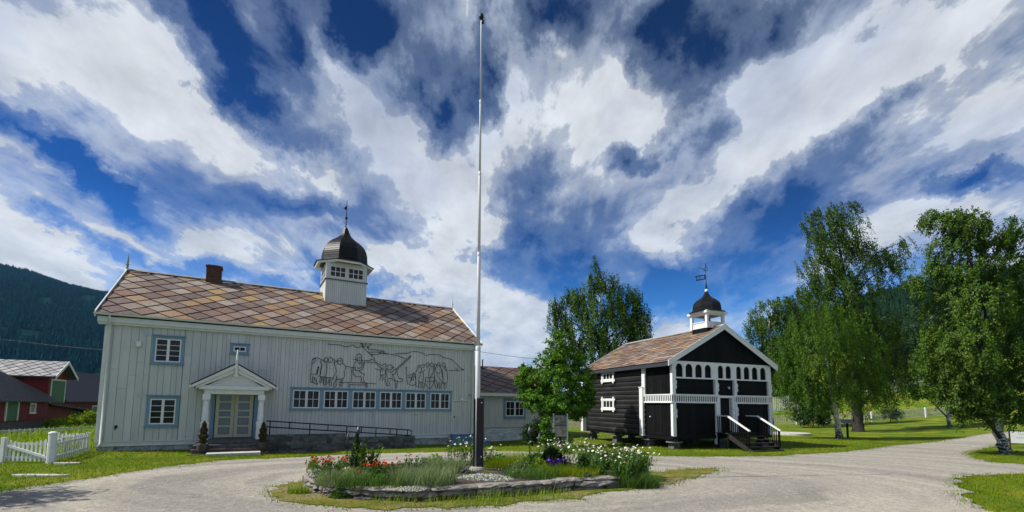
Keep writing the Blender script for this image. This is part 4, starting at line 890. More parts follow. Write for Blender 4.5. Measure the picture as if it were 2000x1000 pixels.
    # arcade: three panels of round arches
    ar = MB()
    arcs = [(.24, .67), (.84, 1.29), (1.46, 1.90), (2.08, 2.50), (2.95, 3.31), (3.47, 3.84), (4.20, 4.55), (4.73, 5.13), (5.31, 5.72), (5.91, 6.32)]
    for a, b_ in arcs:
        z0, z1 = 3.565, 4.24; rr_ = (b_ - a) / 2; c = (a + b_) / 2; zc = z1 - rr_ * 1.05; n = 12; top = 4.37
        for i in range(n):
            p0, p1 = [(c - rr_ * math.cos(math.pi * q / n), zc + rr_ * 1.05 * math.sin(math.pi * q / n)) for q in (i, i + 1)]
            ar.prism([(p0[0], -.01, p0[1]), (p1[0], -.01, p1[1]), (p1[0], -.01, top), (p0[0], -.01, top)], (0, .05, 0))
    edges = [0.12] + [e for ab in arcs for e in ab] + [Wd - .12]
    for a, b_ in zip(edges[::2], edges[1::2]): ar.box(a, b_, -.012, .038, 3.50, 4.37)
    ar.box(.12, Wd - .12, -.02, .04, 3.495, 3.565); ar.box(.10, Wd - .10, -.045, -.021, 3.49, 3.525)
    ar.build('arcade', MT['white'], root)
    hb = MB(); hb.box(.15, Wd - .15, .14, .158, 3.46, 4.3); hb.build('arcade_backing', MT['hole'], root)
    # pierced parapet rail, front and both sides
    def rail(m, x0, x1):
        q = MB(); q.box(x0, x1, -.07, .0, 2.66, 2.71); q.box(x0, x1, -.06, .0, 2.27, 2.31)
        n = int((x1 - x0) / .135); st = (x1 - x0) / n
        for i in range(n + 1): q.box(max(x0, x0 + st * i - .028), min(x1, x0 + st * i + .028), -.045, -.015, 2.35, 2.66)
        q.box(x0, x1, -.045, -.015, 2.31, 2.35)
        q.box(x0, x1, -.046, -.014, 2.62, 2.66)
        return xf(q, m).build('parapet_rail', MT['white'], root)
    rail(I4, -.08, 2.98); rail(I4, 3.92, Wd + .08)
    mL = Matrix(((0, 1, 0, -.03), (-1, 0, 0, 0), (0, 0, 1, 0), (0, 0, 0, 1))); rail(mL, -2.16, .0)
    mR = Matrix(((0, -1, 0, Wd + .03), (1, 0, 0, 0), (0, 0, 1, 0), (0, 0, 0, 1))); rail(mR, .0, 2.16)
    q = MB(); q.box(.1, 2.9, -.014, .04, 2.28, 2.29); q.build('rail_shadow_board', MT['hole'], root)  # black strip behind the rail foot, standing in for shadow there
    # white log end covers
    for bx in (((-.17, .0, 2.16, 2.44, .52, 3.08), (-.20, .0, 2.13, 2.47, 3.08, 3.12)), ((-.09, .0, 2.06, 2.32, 3.121, 4.34), (-.10, .0, 2.06, 2.155, 2.60, 3.121)), ((-.34, -.086, 8.18, 8.44, .44, 4.2),), ((Wd, Wd + .17, 2.16, 2.44, .52, 3.08),), ((Wd, Wd + .09, 2.06, 2.32, 3.081, 4.34),)):
        e = MB()
        for q in bx: e.box(*q)
        e.build('log_end_cover', MT['white'], root)
    # side windows in the log wall
    mW = Matrix(((0, 1, 0, -.10), (-1, 0, 0, 0), (0, 0, 1, 0), (0, 0, 0, 1)))
    for z0, z1, low in ((3.60, 4.10, 0), (1.90, 2.46, 1)):
        x0, x1 = -6.18, -4.98
        f = MB(); f.box(x0 - .16, x1 + .16, -.035, .0, z1 - .07, z1 + .06); f.box(x0 - .16, x1 + .16, -.035, .0, z0 - .08, z0 + .07)
        for x in (x0, x1): f.box(x - .075, x + .075, -.05, -.036, z0 - .17, z1 + (.16 if low else .12)); f.box(x - .075, x + .075, -.036, 0, z0 + .071, z1 - .071)
        w = xf(f, mW).build('window', MT['white'], root)
        f = MB(); 
        for i in range(4): x = x0 + .09 + (x1 - x0 - .18) * i / 3; f.box(x - .025, x + .025, -.02, .02, z0 + .07, z1 - .07)
        f.box(x0 + .075, x1 - .075, -.018, .02, z0 + .07, z0 + .10); f.box(x0 + .075, x1 - .075, -.018, .02, z1 - .10, z1 - .07)
        xf(f, mW).build('sash', MT['sash'], w)
        f = MB(); f.box(x0 + .07, x1 - .07, .021, .03, z0 + .06, z1 - .06); xf(f, mW).build('pane', MT['pane'], w)
    # door, landing, stair
    f = MB(); f.box(2.88, 3.02, -.03, .10, .80, 2.62); f.box(3.84, 4.0, -.03, .10, .80, 2.62); f.box(2.90, 4.0, -.032, .10, 2.56, 2.68); fr = f.build('door_frame', MT['white'], root)
    f = MB(); boards(f, -.86, .0, .86, 2.54, [], .0, .04, .12, .17, False); xf(f, Matrix.Translation((3.82, .12, 0)) @ Matrix.Rotation(R(-84), 4, 'Z')); f.build('door', MT['white'], root)
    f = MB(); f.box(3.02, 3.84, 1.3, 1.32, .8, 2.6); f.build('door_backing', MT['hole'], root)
    ln = MB()
    for k in range(6): ln.box(2.70, 4.85, -.80 + k * .135, -.80 + k * .135 + .128, .76, .80)
    land = ln.build('landing', MT['wood'], root)
    for s_ in (2.74, 4.75):
        for y in (-.76, -.1): g = MB(); g.box(s_, s_ + .08, y, y + .08, -.05, .76); g.build('landing_leg', MT['black'], land)
    stp = MB()
    for k in range(5): z = .66 - k * .148; y = -.82 - k * .27; stp.box(2.80, 4.72, y - .30, y, z - .045, z)
    sto = stp.build('stair', MT['wood'], root)
    for s_ in (2.72, 4.73):
        q = MB(); q.prism([(s_, -.80, .78), (s_, -2.16, .06), (s_, -2.16, -.05), (s_, -1.95, -.05), (s_, -.80, .52)], (.07, 0, 0)); q.build('stringer', MT['wood'], sto)
    for s_ in (2.76, 4.76):
        q = MB(); q.box(s_ - .045, s_ + .045, -.74, -.02, 1.62, 1.665); q.prism([(s_ - .055, -.70, 1.62), (s_ - .055, -.74, 1.67), (s_ - .055, -2.03, .99), (s_ - .055, -2.03, .94)], (.11, 0, 0)); q.build('hand_rail', MT['white'], root)
        q = MB()
        for k in range(6): y = -.10 - k * .115; q.box(s_ - .02, s_ + .02, y - .02, y + .02, .80, 1.62)
        for k in range(10):
            y = -.84 - k * .118; zt_ = 1.62 + (y + .70) * .515; q.box(s_ - .02, s_ + .02, y - .015, y + .015, zt_ - .84, zt_)
        q.box(s_ - .035, s_ + .035, -1.98, -1.90, .02, .98); q.box(s_ - .035, s_ + .035, -.80, -.73, .80, 1.62); q.build('baluster', MT['black'], root)
    f = MB(); f.lathe([(.02, 3.02), (.05, 3.03), (.06, 3.10), (.03, 3.14)], 10, (3.62, -.06)); f.box(3.59, 3.65, -.06, .05, 3.12, 3.15); f.build('wall_lamp', MT['metal'], root)
    f = MB(); f.lathe([(.01, 1.50), (.035, 1.52), (.035, 1.56), (.01, 1.58)], 8, (-.03, 1.72)); f.box(-.03, .04, 1.70, 1.74, 1.52, 1.56); f.build('door_knob', MT['white'], root)
    # stone legs with slate plates
    for s_, t_ in ((.35, .35), (Wd - .35, .35), (.35, 2.3), (.35, 5.3), (.35, 8.1), (Wd / 2, .35), (Wd / 2, 2.3), (Wd - .35, 2.3), (Wd - .35, 5.3), (Wd - .35, 8.1), (Wd / 2, 5.3), (Wd / 2, 8.1)):
        f = MB(); f.box(s_ - .22, s_ + .22, t_ - .22, t_ + .22, -.1, .05); f.prism([(s_ - .20, t_ - .19, .05), (s_ + .19, t_ - .20, .05), (s_ + .20, t_ + .19, .05), (s_ - .19, t_ + .20, .05)], (.01, 0, .25)); leg = f.build('stone_leg', MT['drystone'], root)
        f = MB(); n = 11; a0 = rb.random() * 6; f.prism([(s_ + (.40 + rb.uniform(-.05, .05)) * math.cos(a0 + 6.283 * k / n), t_ + (.40 + rb.uniform(-.05, .05)) * math.sin(a0 + 6.283 * k / n), .301) for k in range(n)], (0, 0, .06)); f.box(s_ - .12, s_ + .12, t_ - .12, t_ + .12, .362, .50); f.build('slate_plate', MT['plate'], leg)
    # roof
    sl = (ZA - ZE) / (Wd / 2 + .346); eu = V3(0, 1, 0); A = Lt + .17 + .30; B = math.hypot(Wd / 2 + .346, ZA - ZE)
    rf = MB(); tl = MB(); bb1 = MB(); bb2 = MB()
    for sg in (1, -1):
        ev = V3(sg, 0, sl); ev /= np.linalg.norm(ev); en = V3(-sg * sl, 0, 1); en /= np.linalg.norm(en)
        x0 = -.346 if sg > 0 else Wd + .346
        if sg > 0: O, e = V3(x0, A - .17, ZE - .045), V3(0, -1, 0)
        else: O, e = V3(x0, -.17, ZE - .045), V3(0, 1, 0)
        rf.prism([tuple(p - en * .10) for p in (O, O + e * A, O + e * A + ev * B, O + ev * B)], tuple(en * .098))
        bricks(tl, A, B, O - ev * .03, e, ev, en, .34, .62, .27)
        xe = x0
        for bb, y0_, y1_ in ((bb1, -.21, -.171), (bb2, A - .17, A - .13)):
            bb.prism([(xe - .02 * sg, y0_, ZE - .27), (xe - .02 * sg, y0_, ZE + .0), (Wd / 2, y0_, ZA + .03), (Wd / 2, y0_, ZA - .25)], (0, y1_ - y0_, 0))
            bb.prism([(xe - .03 * sg, y0_ - .02, ZE - .06), (xe - .03 * sg, y0_ - .02, ZE + .02), (Wd / 2, y0_ - .02, ZA + .05), (Wd / 2, y0_ - .02, ZA - .03)], (0, .02, 0))
        rk = MB(); rk.box(min(xe, xe + .05 * sg), max(xe, xe + .05 * sg), -.165, A - .175, ZE - .26, ZE - .07); rk.build('eaves_board', eaves, root)
    roof = rf.build('roof', MT['hole'], root); tl.build('slate_tile', MT['slate2'], roof)['kind'] = 'stuff'
    bb1.build('bargeboard', MT['white'], root); bb2.build('bargeboard', MT['white'], root)
    f = MB(); f.prism([(Wd / 2 - .14, -.19, ZA - .05), (Wd / 2 + .14, -.19, ZA - .05), (Wd / 2, -.19, ZA + .05)], (0, A + .02, 0)); f.build('ridge_cap', MT['greywood'], roof)
    # open belfry on the ridge
    cx, cy = Wd / 2, 1.0; hw = .55
    f = MB(); f.box(cx - hw, cx + hw, cy - hw, cy + hw, 5.7, 6.30); bel = f.build('belfry', MT['black'], root)
    f = MB()
    for sx in (-1, 1):
        for sy in (-1, 1): f.box(cx + sx * hw - .07, cx + sx * hw + .07, cy + sy * hw - .07, cy + sy * hw + .07, 6.28, 7.10)
    for k in range(4):
        q = MB(); q.box(-hw + .07, hw - .07, -hw - .05, -hw + .05, 6.60, 6.64); q.box(-hw + .07, hw - .07, -hw - .03, -hw + .03, 6.30, 6.34); n = 9
        for i in range(n): x = -hw + .10 + (2 * hw - .2) * (i + .5) / n; q.box(x - .043, x + .043, -hw - .02, -hw + .01, 6.34, 6.60)
        q.box(-hw + .07, hw - .07, -hw - .04, -hw + .04, 7.0, 7.10)
        xf(q, Matrix.Translation((cx, cy, 0)) @ Matrix.Rotation(k * math.pi / 2, 4, 'Z')); f.add(q.v, q.f)
    f.build('belfry_frame', MT['white'], bel)
    f = MB(); f.lathe([(.6, 7.12), (1.02, 7.07), (1.04, 7.19), (.7, 7.28)], 4, (cx, cy), math.pi / 4); f.build('belfry_eave', MT['white'], bel)
    f = MB(); f.lathe([(.10, 6.72), (.20, 6.70), (.18, 6.80), (.12, 6.95), (.05, 7.0)], 14, (cx, cy)); f.box(cx - .02, cx + .02, cy - .02, cy + .02, 6.98, 7.12); f.build('bell', MT['dark'], bel, True)
    pz = [7.19, 7.22, 7.29, 7.38, 7.5, 7.68, 7.82, 7.93, 8.03, 8.15, 8.28, 8.42]; pr_ = [.98, .88, .78, .76, .755, .71, .60, .45, .30, .18, .11, .06]
    stp_ = [(1.0, 7.192)]; z = 7.20
    while z < 8.36:
        z2 = z + .095; r1 = float(np.interp(z, pz, pr_)); r2 = float(np.interp(z2, pz, pr_)); stp_ += [(r1 + .02, z), (r2 + .02, z2 - .008), (r2 + .006, z2)]; z = z2
    f = MB(); f.lathe(stp_, 8, (cx, cy), math.pi / 8); f.build('belfry_dome', MT['domeblk'], bel)
    f = MB(); f.lathe([(.09, 8.36), (.075, 8.50), (.03, 8.56)], 10, (cx, cy)); f.build('belfry_cap', MT['white'], bel)
    f = MB(); f.lathe([(.045, 8.5), (.05, 8.7), (.03, 8.9), (.018, 8.95)], 8, (cx, cy)); f.tube([(cx, cy, 8.9), (cx, cy, 9.85)], .014, 6)
    f.tube([(cx + .11 * math.cos(a), cy, 9.68 + .11 * math.sin(a)) for a in np.linspace(0, 6.283, 20)], .012, 5)
    f.tube([(cx - .05, cy, 9.58), (cx - .18, cy, 9.66), (cx - .30, cy, 9.70), (cx - .42, cy, 9.66)], .016, 5); f.lathe([(.03, 9.83), (.012, 10.02)], 6, (cx, cy))
    rod = f.build('weather_vane', MT['dark'], bel)
    f = MB(); x0, x1 = -.44, -.0; yb = 9.1
    for z0, z1 in ((0, .05), (.23, .28)): f.prism([(x0, 0, z0), (x1, 0, z0), (x1, 0, z1), (x0, 0, z1)], (0, .012, 0))
    f.prism([(x0 - .10, 0, .0), (x0 + .02, 0, .0), (x0 - .02, 0, .14), (x0 + .02, 0, .28), (x0 - .10, 0, .28), (x0 - .03, 0, .14)], (0, .012, 0)); f.box(-.07, .0, 0, .012, .05, .23)
    for k in range(5): X = x0 + .05 + k * .064; f.box(X, X + .02, 0, .012, .05, .23)      # pierced figures, too small to read
    xf(f, Matrix.Translation((cx, cy, yb)) @ Matrix.Rotation(R(-35), 4, 'Z') @ Matrix.Rotation(R(-8), 4, 'Y')); f.build('vane_flag', MT['dark'], bel)
build_store()
# ------------------------------------------------------------------ flagpole
def build_pole():
    root = empty('flagpole', 'tall white sectioned flagpole in a black stand amid the flower bed', 'flagpole', (-.90, 12.95, .28)); root.rotation_euler.y = -.0085
    b = MB(); b.lathe([(.24, -.3), (.235, .06), (.20, .12), (.10, .13)], 20); b.build('footing', MT['concrete'], root, False)
    s = MB(); s.box(-.035, .15, -.11, .11, .10, 1.98)
    s.box(-.125, -.098, -.06, .11, .10, 1.98); s.box(-.098, -.035, .078, .11, .10, 1.98); st = s.build('stand', MT['dark'], root, bevel=.006)
    s = MB()
    for z in (.40, 1.86): s.tube([(.10, -.135, z), (.10, -.11, z)], .02, 8)
    s.build('bolt', MT['metal'], st)
    secs = [(0.12, 3.4, .074, .070), (3.4, 6.1, .053, .049), (6.1, 8.5, .042, .038), (8.5, 10.7, .033, .029), (10.7, 13.22, .024, .018)]
    p = MB()
    for i, (z0, z1, r0, r1) in enumerate(secs): p.lathe([(r0, z0), (r1, z1), (r1 * .7, z1 + .03)], 20, (-.02, 0))
    p.build('pole', MT['polepaint'], root, True)
    c = MB()
    for i, (z0, z1, r0, r1) in enumerate(secs[:-1]): c.lathe([(r1 + .002, z1 - .10), (r1 + .003, z1 - .08), (r1 + .003, z1 + .005), (r1 - .004, z1 + .02)], 20, (-.02, 0))
    c.build('collar', MT['polepaint'], root, True)
    k = MB(); k.lathe([(.01, 13.26), (.055, 13.29), (.075, 13.35), (.065, 13.42), (.03, 13.46), (.004, 13.47)], 14, (-.02, 0)); k.box(-.02, .06, -.02, .02, 13.14, 13.24); k.build('knob', MT['dark'], root, True)
    k = MB(); k.box(.09, .12, -.02, .02, 2.82, 3.05); k.tube([(.105, 0, 2.84), (.13, 0, 2.80)], .01, 5); k.tube([(.105, 0, 3.03), (.13, 0, 3.07)], .01, 5); k.build('cleat', MT['dark'], root)
build_pole()
# ------------------------------------------------------------------ trees
def tree(name, label, cat, base, trunk, lumps, leafm, barkm, seed, leaf=(.10, .06), strands=None, per=55, clump=.28, group=None, droop=0.0, wind=(0, 0), limb_r=.05, twig=.35, dens=1.0, grow=1.0):
    """base: ground point; trunk: [(dx,dy,z,r)]; lumps: [(x,y,z,rx,ry,rz,n)] crown masses in tree coordinates"""
    r = np.random.default_rng(seed)
    root = empty(name, label, cat, tuple(map(float, base)), 0, group)
    tb = MB(); tp = np.array([t[:3] for t in trunk], float)
    sm = []; rad = []
    zz = np.linspace(0, len(trunk) - 1, (len(trunk) - 1) * 4 + 1)
    for c in range(3): sm.append(np.interp(zz, range(len(trunk)), tp[:, c]))
    rad = np.interp(zz, range(len(trunk)), [t[3] for t in trunk]); P = np.stack(sm, -1)
    P[1:, :2] += r.normal(0, .03, (len(P) - 1, 2)); rad[0] *= 1.35
    tb.tube(P, rad, 10, True)
    cs = []; lb = MB(); cc = []
    for (x, y, z, rx, ry, rz, n) in lumps:
        rx, ry, rz = rx * grow, ry * grow, rz * grow
        c = np.array([x, y, z]); zb = np.clip(z - .75 * math.hypot(x - np.interp(z, P[:, 2], P[:, 0]), y) - rz * .3, P[2, 2], P[-1, 2])
        st = np.array([np.interp(zb, P[:, 2], P[:, 0]), np.interp(zb, P[:, 2], P[:, 1]), zb]); R0 = float(np.interp(zb, P[:, 2], rad)) * .5
        mid = (st + c) / 2 + np.array([0, 0, .12 * np.linalg.norm(c - st)]) + r.normal(0, .12, 3)
        ln = [st, st * .55 + mid * .45, mid, mid * .5 + c * .5, c]
        lb.tube(ln, [R0, R0 * .8, R0 * .6, R0 * .45, R0 * .25], 5)
        n = int(n * dens); d = r.normal(0, 1, (n, 3)); d /= np.linalg.norm(d, axis=1)[:, None]; q = (.35 + .65 * r.random(n) ** .6) * r.uniform(.85, 1.12, n)
        k = c + d * q[:, None] * np.array([rx, ry, rz]); k = k[k[:, 2] > .3]
        for e in k[r.random(len(k)) < twig]:
            w = r.random() * .6 + .2; s0 = mid * (1 - w) + c * w; m_ = (s0 + e) / 2 + np.array([0, 0, .15]); lb.tube([s0, m_, e], [R0 * .22 + .006, R0 * .14 + .005, .004], 3, False)
        cs.append(k); cc.append(np.repeat(c[None], len(k), 0))
    tb.build('trunk', barkm, root, True); lb.build('limb', MT['bark'], root)
    cs = np.concatenate(cs); cc = np.concatenate(cc); ax = np.array([np.mean([l[0] for l in lumps]), np.mean([l[1] for l in lumps]), 0])
    out = (cs - cc); out /= np.linalg.norm(out, axis=1)[:, None] + 1e-6; o2 = cs - ax; o2[:, 2] = 0; o2 /= np.linalg.norm(o2, axis=1)[:, None] + 1e-6; out = out * .7 + o2 * .6 + np.array([0, 0, .35]); n = len(cs)
    m = (per * r.uniform(.5, 1.4, n)).astype(int); idx = np.repeat(np.arange(n), m); N_ = len(idx)
    if droop:
        Ls = droop * r.uniform(.35, 1.3, n); u_ = r.random(N_) ** .8; off = r.normal(0, .55, (N_, 3)) * clump * (.4 + .6 * u_)[:, None] * np.array([1, 1, .6])
        sway = np.stack([np.full(n, wind[0]) * r.uniform(.5, 1.5, n), np.full(n, wind[1]) * r.uniform(.5, 1.5, n)], -1) + r.normal(0, .12, (n, 2))
        p = cs[idx] + off; p[:, 2] -= Ls[idx] * u_; p[:, :2] += sway[idx] * (Ls[idx] * u_)[:, None]
        # clumpy top tuft as well
        dirs = np.zeros((N_, 3)); dirs[:, 2] = -.8; dirs[:, :2] = sway[idx]
        k = p[:, 2] > .25; p = p[k]; me = leaf_quads('crown', p, r, leaf[0], leaf[1], dirs=dirs[k], nrm=out[idx][k] * 1.1)
    else:
        p = cs[idx] + r.normal(0, .5, (N_, 3)) * clump * np.array([1, 1, .7]); me = leaf_quads('crown', p, r, leaf[0], leaf[1], up=.0, nrm=out[idx] * 1.1)
    link('crown', me, leafm, root)
    return root
def lumps_px(base, Y, spec, depth=.9):
    """crown masses given by where they stand in the view at distance Y: (px, py, rx, ry, n, forward offset)"""
    out = []
    for (px, py, rx, ry, n, dy) in spec:
        p = at(px, py, Y + dy); k = (Y + dy) / FPX
        out.append((p[0] - base[0], p[1] - base[1], p[2] - base[2], rx * k, rx * k * depth, ry * k, n))
    return out
# sapling in front of the wing
b0 = G(1093, 868.5); rs = np.random.default_rng(5)
tree('young_tree', 'round bushy young broadleaf tree with bright green leaves between wing and storehouse', 'tree', b0, [(0, 0, -.1, .10), (.03, 0, 1.0, .085), (0, .02, 2.2, .065), (.02, 0, 3.6, .04), (0, 0, 5.0, .015)],
     lumps_px(b0, b0[1], [(1090, 672, 22, 30, 34, 0), (1075, 712, 38, 32, 60, -.3), (1112, 710, 34, 34, 60, .3), (1048, 748, 34, 34, 66, 0), (1090, 755, 44, 40, 90, -.6), (1134, 748, 28, 36, 56, 0), (1062, 785, 42, 26, 70, -.3), (1105, 790, 46, 26, 76, -.4), (1142, 785, 20, 26, 36, .3), (1024, 745, 16, 20, 22, 0), (1035, 772, 22, 22, 30, 0), (1095, 735, 40, 40, 50, 1.0), (1148, 765, 14, 20, 20, 0), (1030, 722, 16, 12, 16, 0), (1082, 812, 30, 10, 18, 0), (1128, 808, 18, 14, 18, 0)]),
     LF['maple'], MT['bark'], 21, leaf=(.10, .075), per=58, clump=.19, twig=.3, grow=1.06, dens=1.15)
# tall birch behind the storehouse
b1 = np.array([8.6, 45.0, 0.0])
tree('birch_tree', 'tall dark drooping birch rising behind the storehouse roof, beside the young tree', 'tree', b1, [(0, 0, -.1, .28), (.1, 0, 5, .22), (-.1, 0, 10, .14), (0, 0, 14.5, .04)],
     lumps_px(b1, 45, [(1162, 538, 22, 24, 30, 0), (1228, 575, 26, 22, 44, 0), (1122, 575, 26, 24, 40, 0), (1188, 545, 20, 22, 30, 0), (1250, 612, 24, 26, 40, 0), (1152, 575, 36, 32, 46, 0), (1195, 572, 26, 40, 50, 0), (1175, 610, 52, 44, 110, -1), (1225, 605, 34, 44, 66, 0), (1110, 600, 24, 38, 40, 0), (1088, 612, 22, 40, 56, 0), (1080, 590, 10, 16, 12, 0), (1130, 640, 36, 46, 70, 0), (1205, 655, 60, 40, 110, -.5), (1246, 632, 32, 32, 70, 0), (1160, 680, 60, 40, 100, 0), (1110, 660, 26, 36, 36, 0), (1265, 650, 10, 16, 14, 0), (1115, 582, 12, 12, 10, 0), (1242, 580, 12, 18, 12, 0), (1160, 505, 8, 14, 8, 0)]),
     LF['birch'], MT['birch'], 31, leaf=(.17, .10), per=78, clump=.30, droop=1.9, wind=(.12, 0), twig=.2, dens=.66, grow=1.08)
# right hand trees
b2 = Gh(1677, 843)
tree('birch_tree', 'tallest birch with thick dark trunk standing right of the storehouse', 'tree', b2, [(0, 0, -.2, .52), (0, 0, 1.2, .40), (-.1, 0, 4, .34), (.3, 0, 8, .26), (-.3, 0, 12, .17), (-1.0, 0, 19.0, .05)],
     lumps_px(b2, b2[1], [(1622, 420, 34, 30, 50, 0), (1598, 460, 30, 34, 50, 0), (1652, 450, 36, 36, 60, 0), (1600, 510, 42, 36, 70, 0), (1650, 505, 40, 36, 66, -.5), (1693, 490, 34, 24, 40, 0), (1740, 488, 26, 14, 24, 0), (1625, 555, 50, 34, 80, 0), (1690, 545, 36, 30, 46, 0), (1580, 560, 26, 30, 40, 0), (1735, 520, 26, 24, 26, 0), (1665, 600, 50, 40, 80, 0), (1715, 640, 40, 50, 80, 0), (1700, 700, 46, 46, 90, 0), (1735, 690, 36, 50, 70, 0), (1680, 750, 56, 34, 90, -.5), (1740, 740, 30, 30, 40, 0), (1620, 610, 40, 40, 50, 1), (1590, 410, 10, 10, 8, 0), (1665, 398, 14, 8, 10, 0), (1765, 470, 14, 10, 10, 0), (1570, 430, 8, 20, 8, 0)]),
     LF['birch'], MT['bark'], 41, leaf=(.145, .085), per=84, clump=.27, droop=1.7, wind=(.35, 0), twig=.3, dens=.92, grow=1.12)
b3 = Gh(1640, 857)
tree('birch_tree', 'white-trunked birch with light green hanging curtain of leaves, near the lectern', 'tree', b3, [(0, 0, -.1, .23), (-.12, 0, 1.5, .17), (-.4, 0, 3, .15), (-.55, 0, 5, .09), (-.7, 0, 7.2, .02)],
     lumps_px(b3, b3[1], [(1610, 600, 40, 20, 50, 0), (1570, 630, 40, 30, 66, 0), (1630, 640, 44, 36, 76, -.4), (1540, 660, 30, 36, 56, 0), (1590, 680, 50, 40, 90, -.8), (1645, 690, 40, 44, 80, 0), (1535, 710, 26, 40, 50, 0), (1570, 735, 44, 36, 76, -.5), (1620, 745, 40, 36, 70, -.6), (1670, 640, 30, 36, 44, 0), (1680, 730, 40, 40, 70, .3), (1705, 690, 30, 40, 44, .5), (1548, 750, 30, 26, 40, 0)]),
     LF['bright'], MT['birch'], 51, leaf=(.105, .06), per=86, clump=.20, droop=1.8, wind=(.08, 0), twig=.2, dens=.85, grow=1.05)
b4 = Gh(1964, 887)
tree('birch_tree', 'big leaning white-trunked birch on the small lawn island at the right edge', 'tree', b4, [(0, 0, -.1, .25), (-.12, 0, .6, .21), (-.36, 0, 2.2, .19), (-.5, .1, 4, .16), (-.6, .1, 7, .11), (-1.2, 0, 11.8, .03)],
     lumps_px(b4, b4[1], [(1862, 418, 24, 16, 26, 0), (1890, 440, 40, 30, 60, 0), (1840, 430, 30, 16, 26, 0), (1815, 415, 18, 8, 12, 0), (1940, 455, 40, 32, 60, 0), (1985, 460, 30, 30, 40, 0), (1850, 480, 36, 26, 40, 0), (1815, 530, 34, 22, 34, 0), (1790, 548, 20, 12, 14, 0), (1890, 510, 50, 36, 80, -.4), (1960, 520, 50, 40, 80, 0), (1860, 580, 46, 40, 80, 0), (1920, 590, 56, 46, 100, -1), (1985, 600, 46, 50, 80, 0), (1850, 650, 44, 40, 80, 0), (1905, 670, 56, 46, 100, -1.2), (1970, 680, 50, 46, 90, -.4), (1850, 715, 34, 40, 60, 0), (1900, 745, 50, 34, 80, -.6), (1960, 755, 50, 34, 80, -.8), (1865, 770, 30, 22, 34, -.3), (1930, 785, 40, 16, 34, -.6), (1990, 790, 30, 20, 30, -.6), (2040, 560, 50, 80, 90, 0), (2050, 690, 50, 80, 90, 0), (1820, 690, 24, 30, 30, 0), (1885, 800, 14, 8, 10, -.4)]),
     LF['birch'], MT['birch'], 61, leaf=(.095, .058), per=96, clump=.20, droop=.75, wind=(-.3, 0), twig=.25, dens=.92, grow=1.15)
b5 = np.array([27.5, 50.0, .1])
tree('birch_tree', 'darker birch behind the storehouse gable, left of the light green curtain birch', 'tree', b5, [(0, 0, -.1, .3), (0, 0, 5, .24), (.2, 0, 9, .14), (.5, 0, 13, .04)],
     lumps_px(b5, 50, [(1530, 590, 30, 22, 50, 0), (1490, 605, 28, 26, 46, 0), (1560, 580, 26, 22, 40, 0), (1470, 630, 18, 26, 30, 0), (1510, 640, 40, 34, 80, 0), (1550, 630, 40, 40, 80, 0), (1480, 670, 24, 30, 40, 0), (1530, 690, 44, 40, 80, 0), (1580, 600, 30, 30, 40, 0)]),
     LF['birch'], MT['birch'], 71, leaf=(.17, .10), per=70, clump=.32, droop=1.6, wind=(.15, 0), twig=.15, dens=.9, grow=1.1)
for k, (px, py, Y, rx, ry) in enumerate(((1790, 640, 92, 40, 60), (1735, 665, 84, 34, 52), (1835, 655, 88, 36, 56))):
    q = at(px, py + ry, Y); q[2] = float(H(q[0], q[1])); zt_ = float(at(px, py - ry, Y)[2] - q[2])
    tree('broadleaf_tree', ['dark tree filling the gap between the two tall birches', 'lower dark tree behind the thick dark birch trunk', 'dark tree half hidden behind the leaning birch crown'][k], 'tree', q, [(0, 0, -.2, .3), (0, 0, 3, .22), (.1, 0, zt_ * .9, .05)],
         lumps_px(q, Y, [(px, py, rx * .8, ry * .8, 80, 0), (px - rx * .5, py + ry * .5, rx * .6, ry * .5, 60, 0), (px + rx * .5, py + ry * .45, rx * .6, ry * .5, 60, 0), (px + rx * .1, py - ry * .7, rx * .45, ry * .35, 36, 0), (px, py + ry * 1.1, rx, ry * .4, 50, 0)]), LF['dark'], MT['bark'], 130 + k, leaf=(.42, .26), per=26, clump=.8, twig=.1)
b6 = np.array([40.5, 43.5, float(H(40.5, 43.5))])
tree('birch_tree', 'thin young pale-trunked birch standing before the picket fence, left of the leaning birch', 'tree', b6, [(0, 0, -.1, .16), (-.1, 0, 1.5, .13), (-.2, 0, 4, .09), (-.2, 0, 7, .03)],
     lumps_px(b6, 43.5, [(1838, 760, 34, 26, 46, 0), (1800, 740, 30, 30, 40, 0), (1860, 740, 34, 30, 46, 0), (1830, 715, 40, 30, 56, 0), (1785, 765, 20, 16, 18, 0)]),
     LF['maple'], MT['birch'], 81, leaf=(.20, .13), per=30, clump=.4, twig=.15)
def shrub(name, label, cat, base, spec, Y, m, seed, leaf=(.14, .09), per=34, clump=.3, group=None, depth=.8):
    return tree(name, label, cat, base, [(0, 0, -.1, .05), (0, 0, .3, .04), (.02, 0, .6, .02)], lumps_px(base, Y, spec, depth), m, MT['bark'], seed, leaf=leaf, per=per, clump=clump, twig=.1, group=group)
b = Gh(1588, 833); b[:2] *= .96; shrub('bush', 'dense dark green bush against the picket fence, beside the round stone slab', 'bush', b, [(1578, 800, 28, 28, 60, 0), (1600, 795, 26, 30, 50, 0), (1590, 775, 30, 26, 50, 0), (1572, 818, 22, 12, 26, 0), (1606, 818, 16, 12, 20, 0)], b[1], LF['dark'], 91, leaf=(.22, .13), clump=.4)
b = Gh(1740, 824); b[:2] *= .98; shrub('bush', 'small pale grey-green bush at the picket fence under the tall birches', 'bush', b, [(1738, 808, 14, 14, 30, 0), (1750, 812, 10, 10, 16, 0)], b[1], LF['bluegrass'], 92, leaf=(.2, .08), clump=.35)
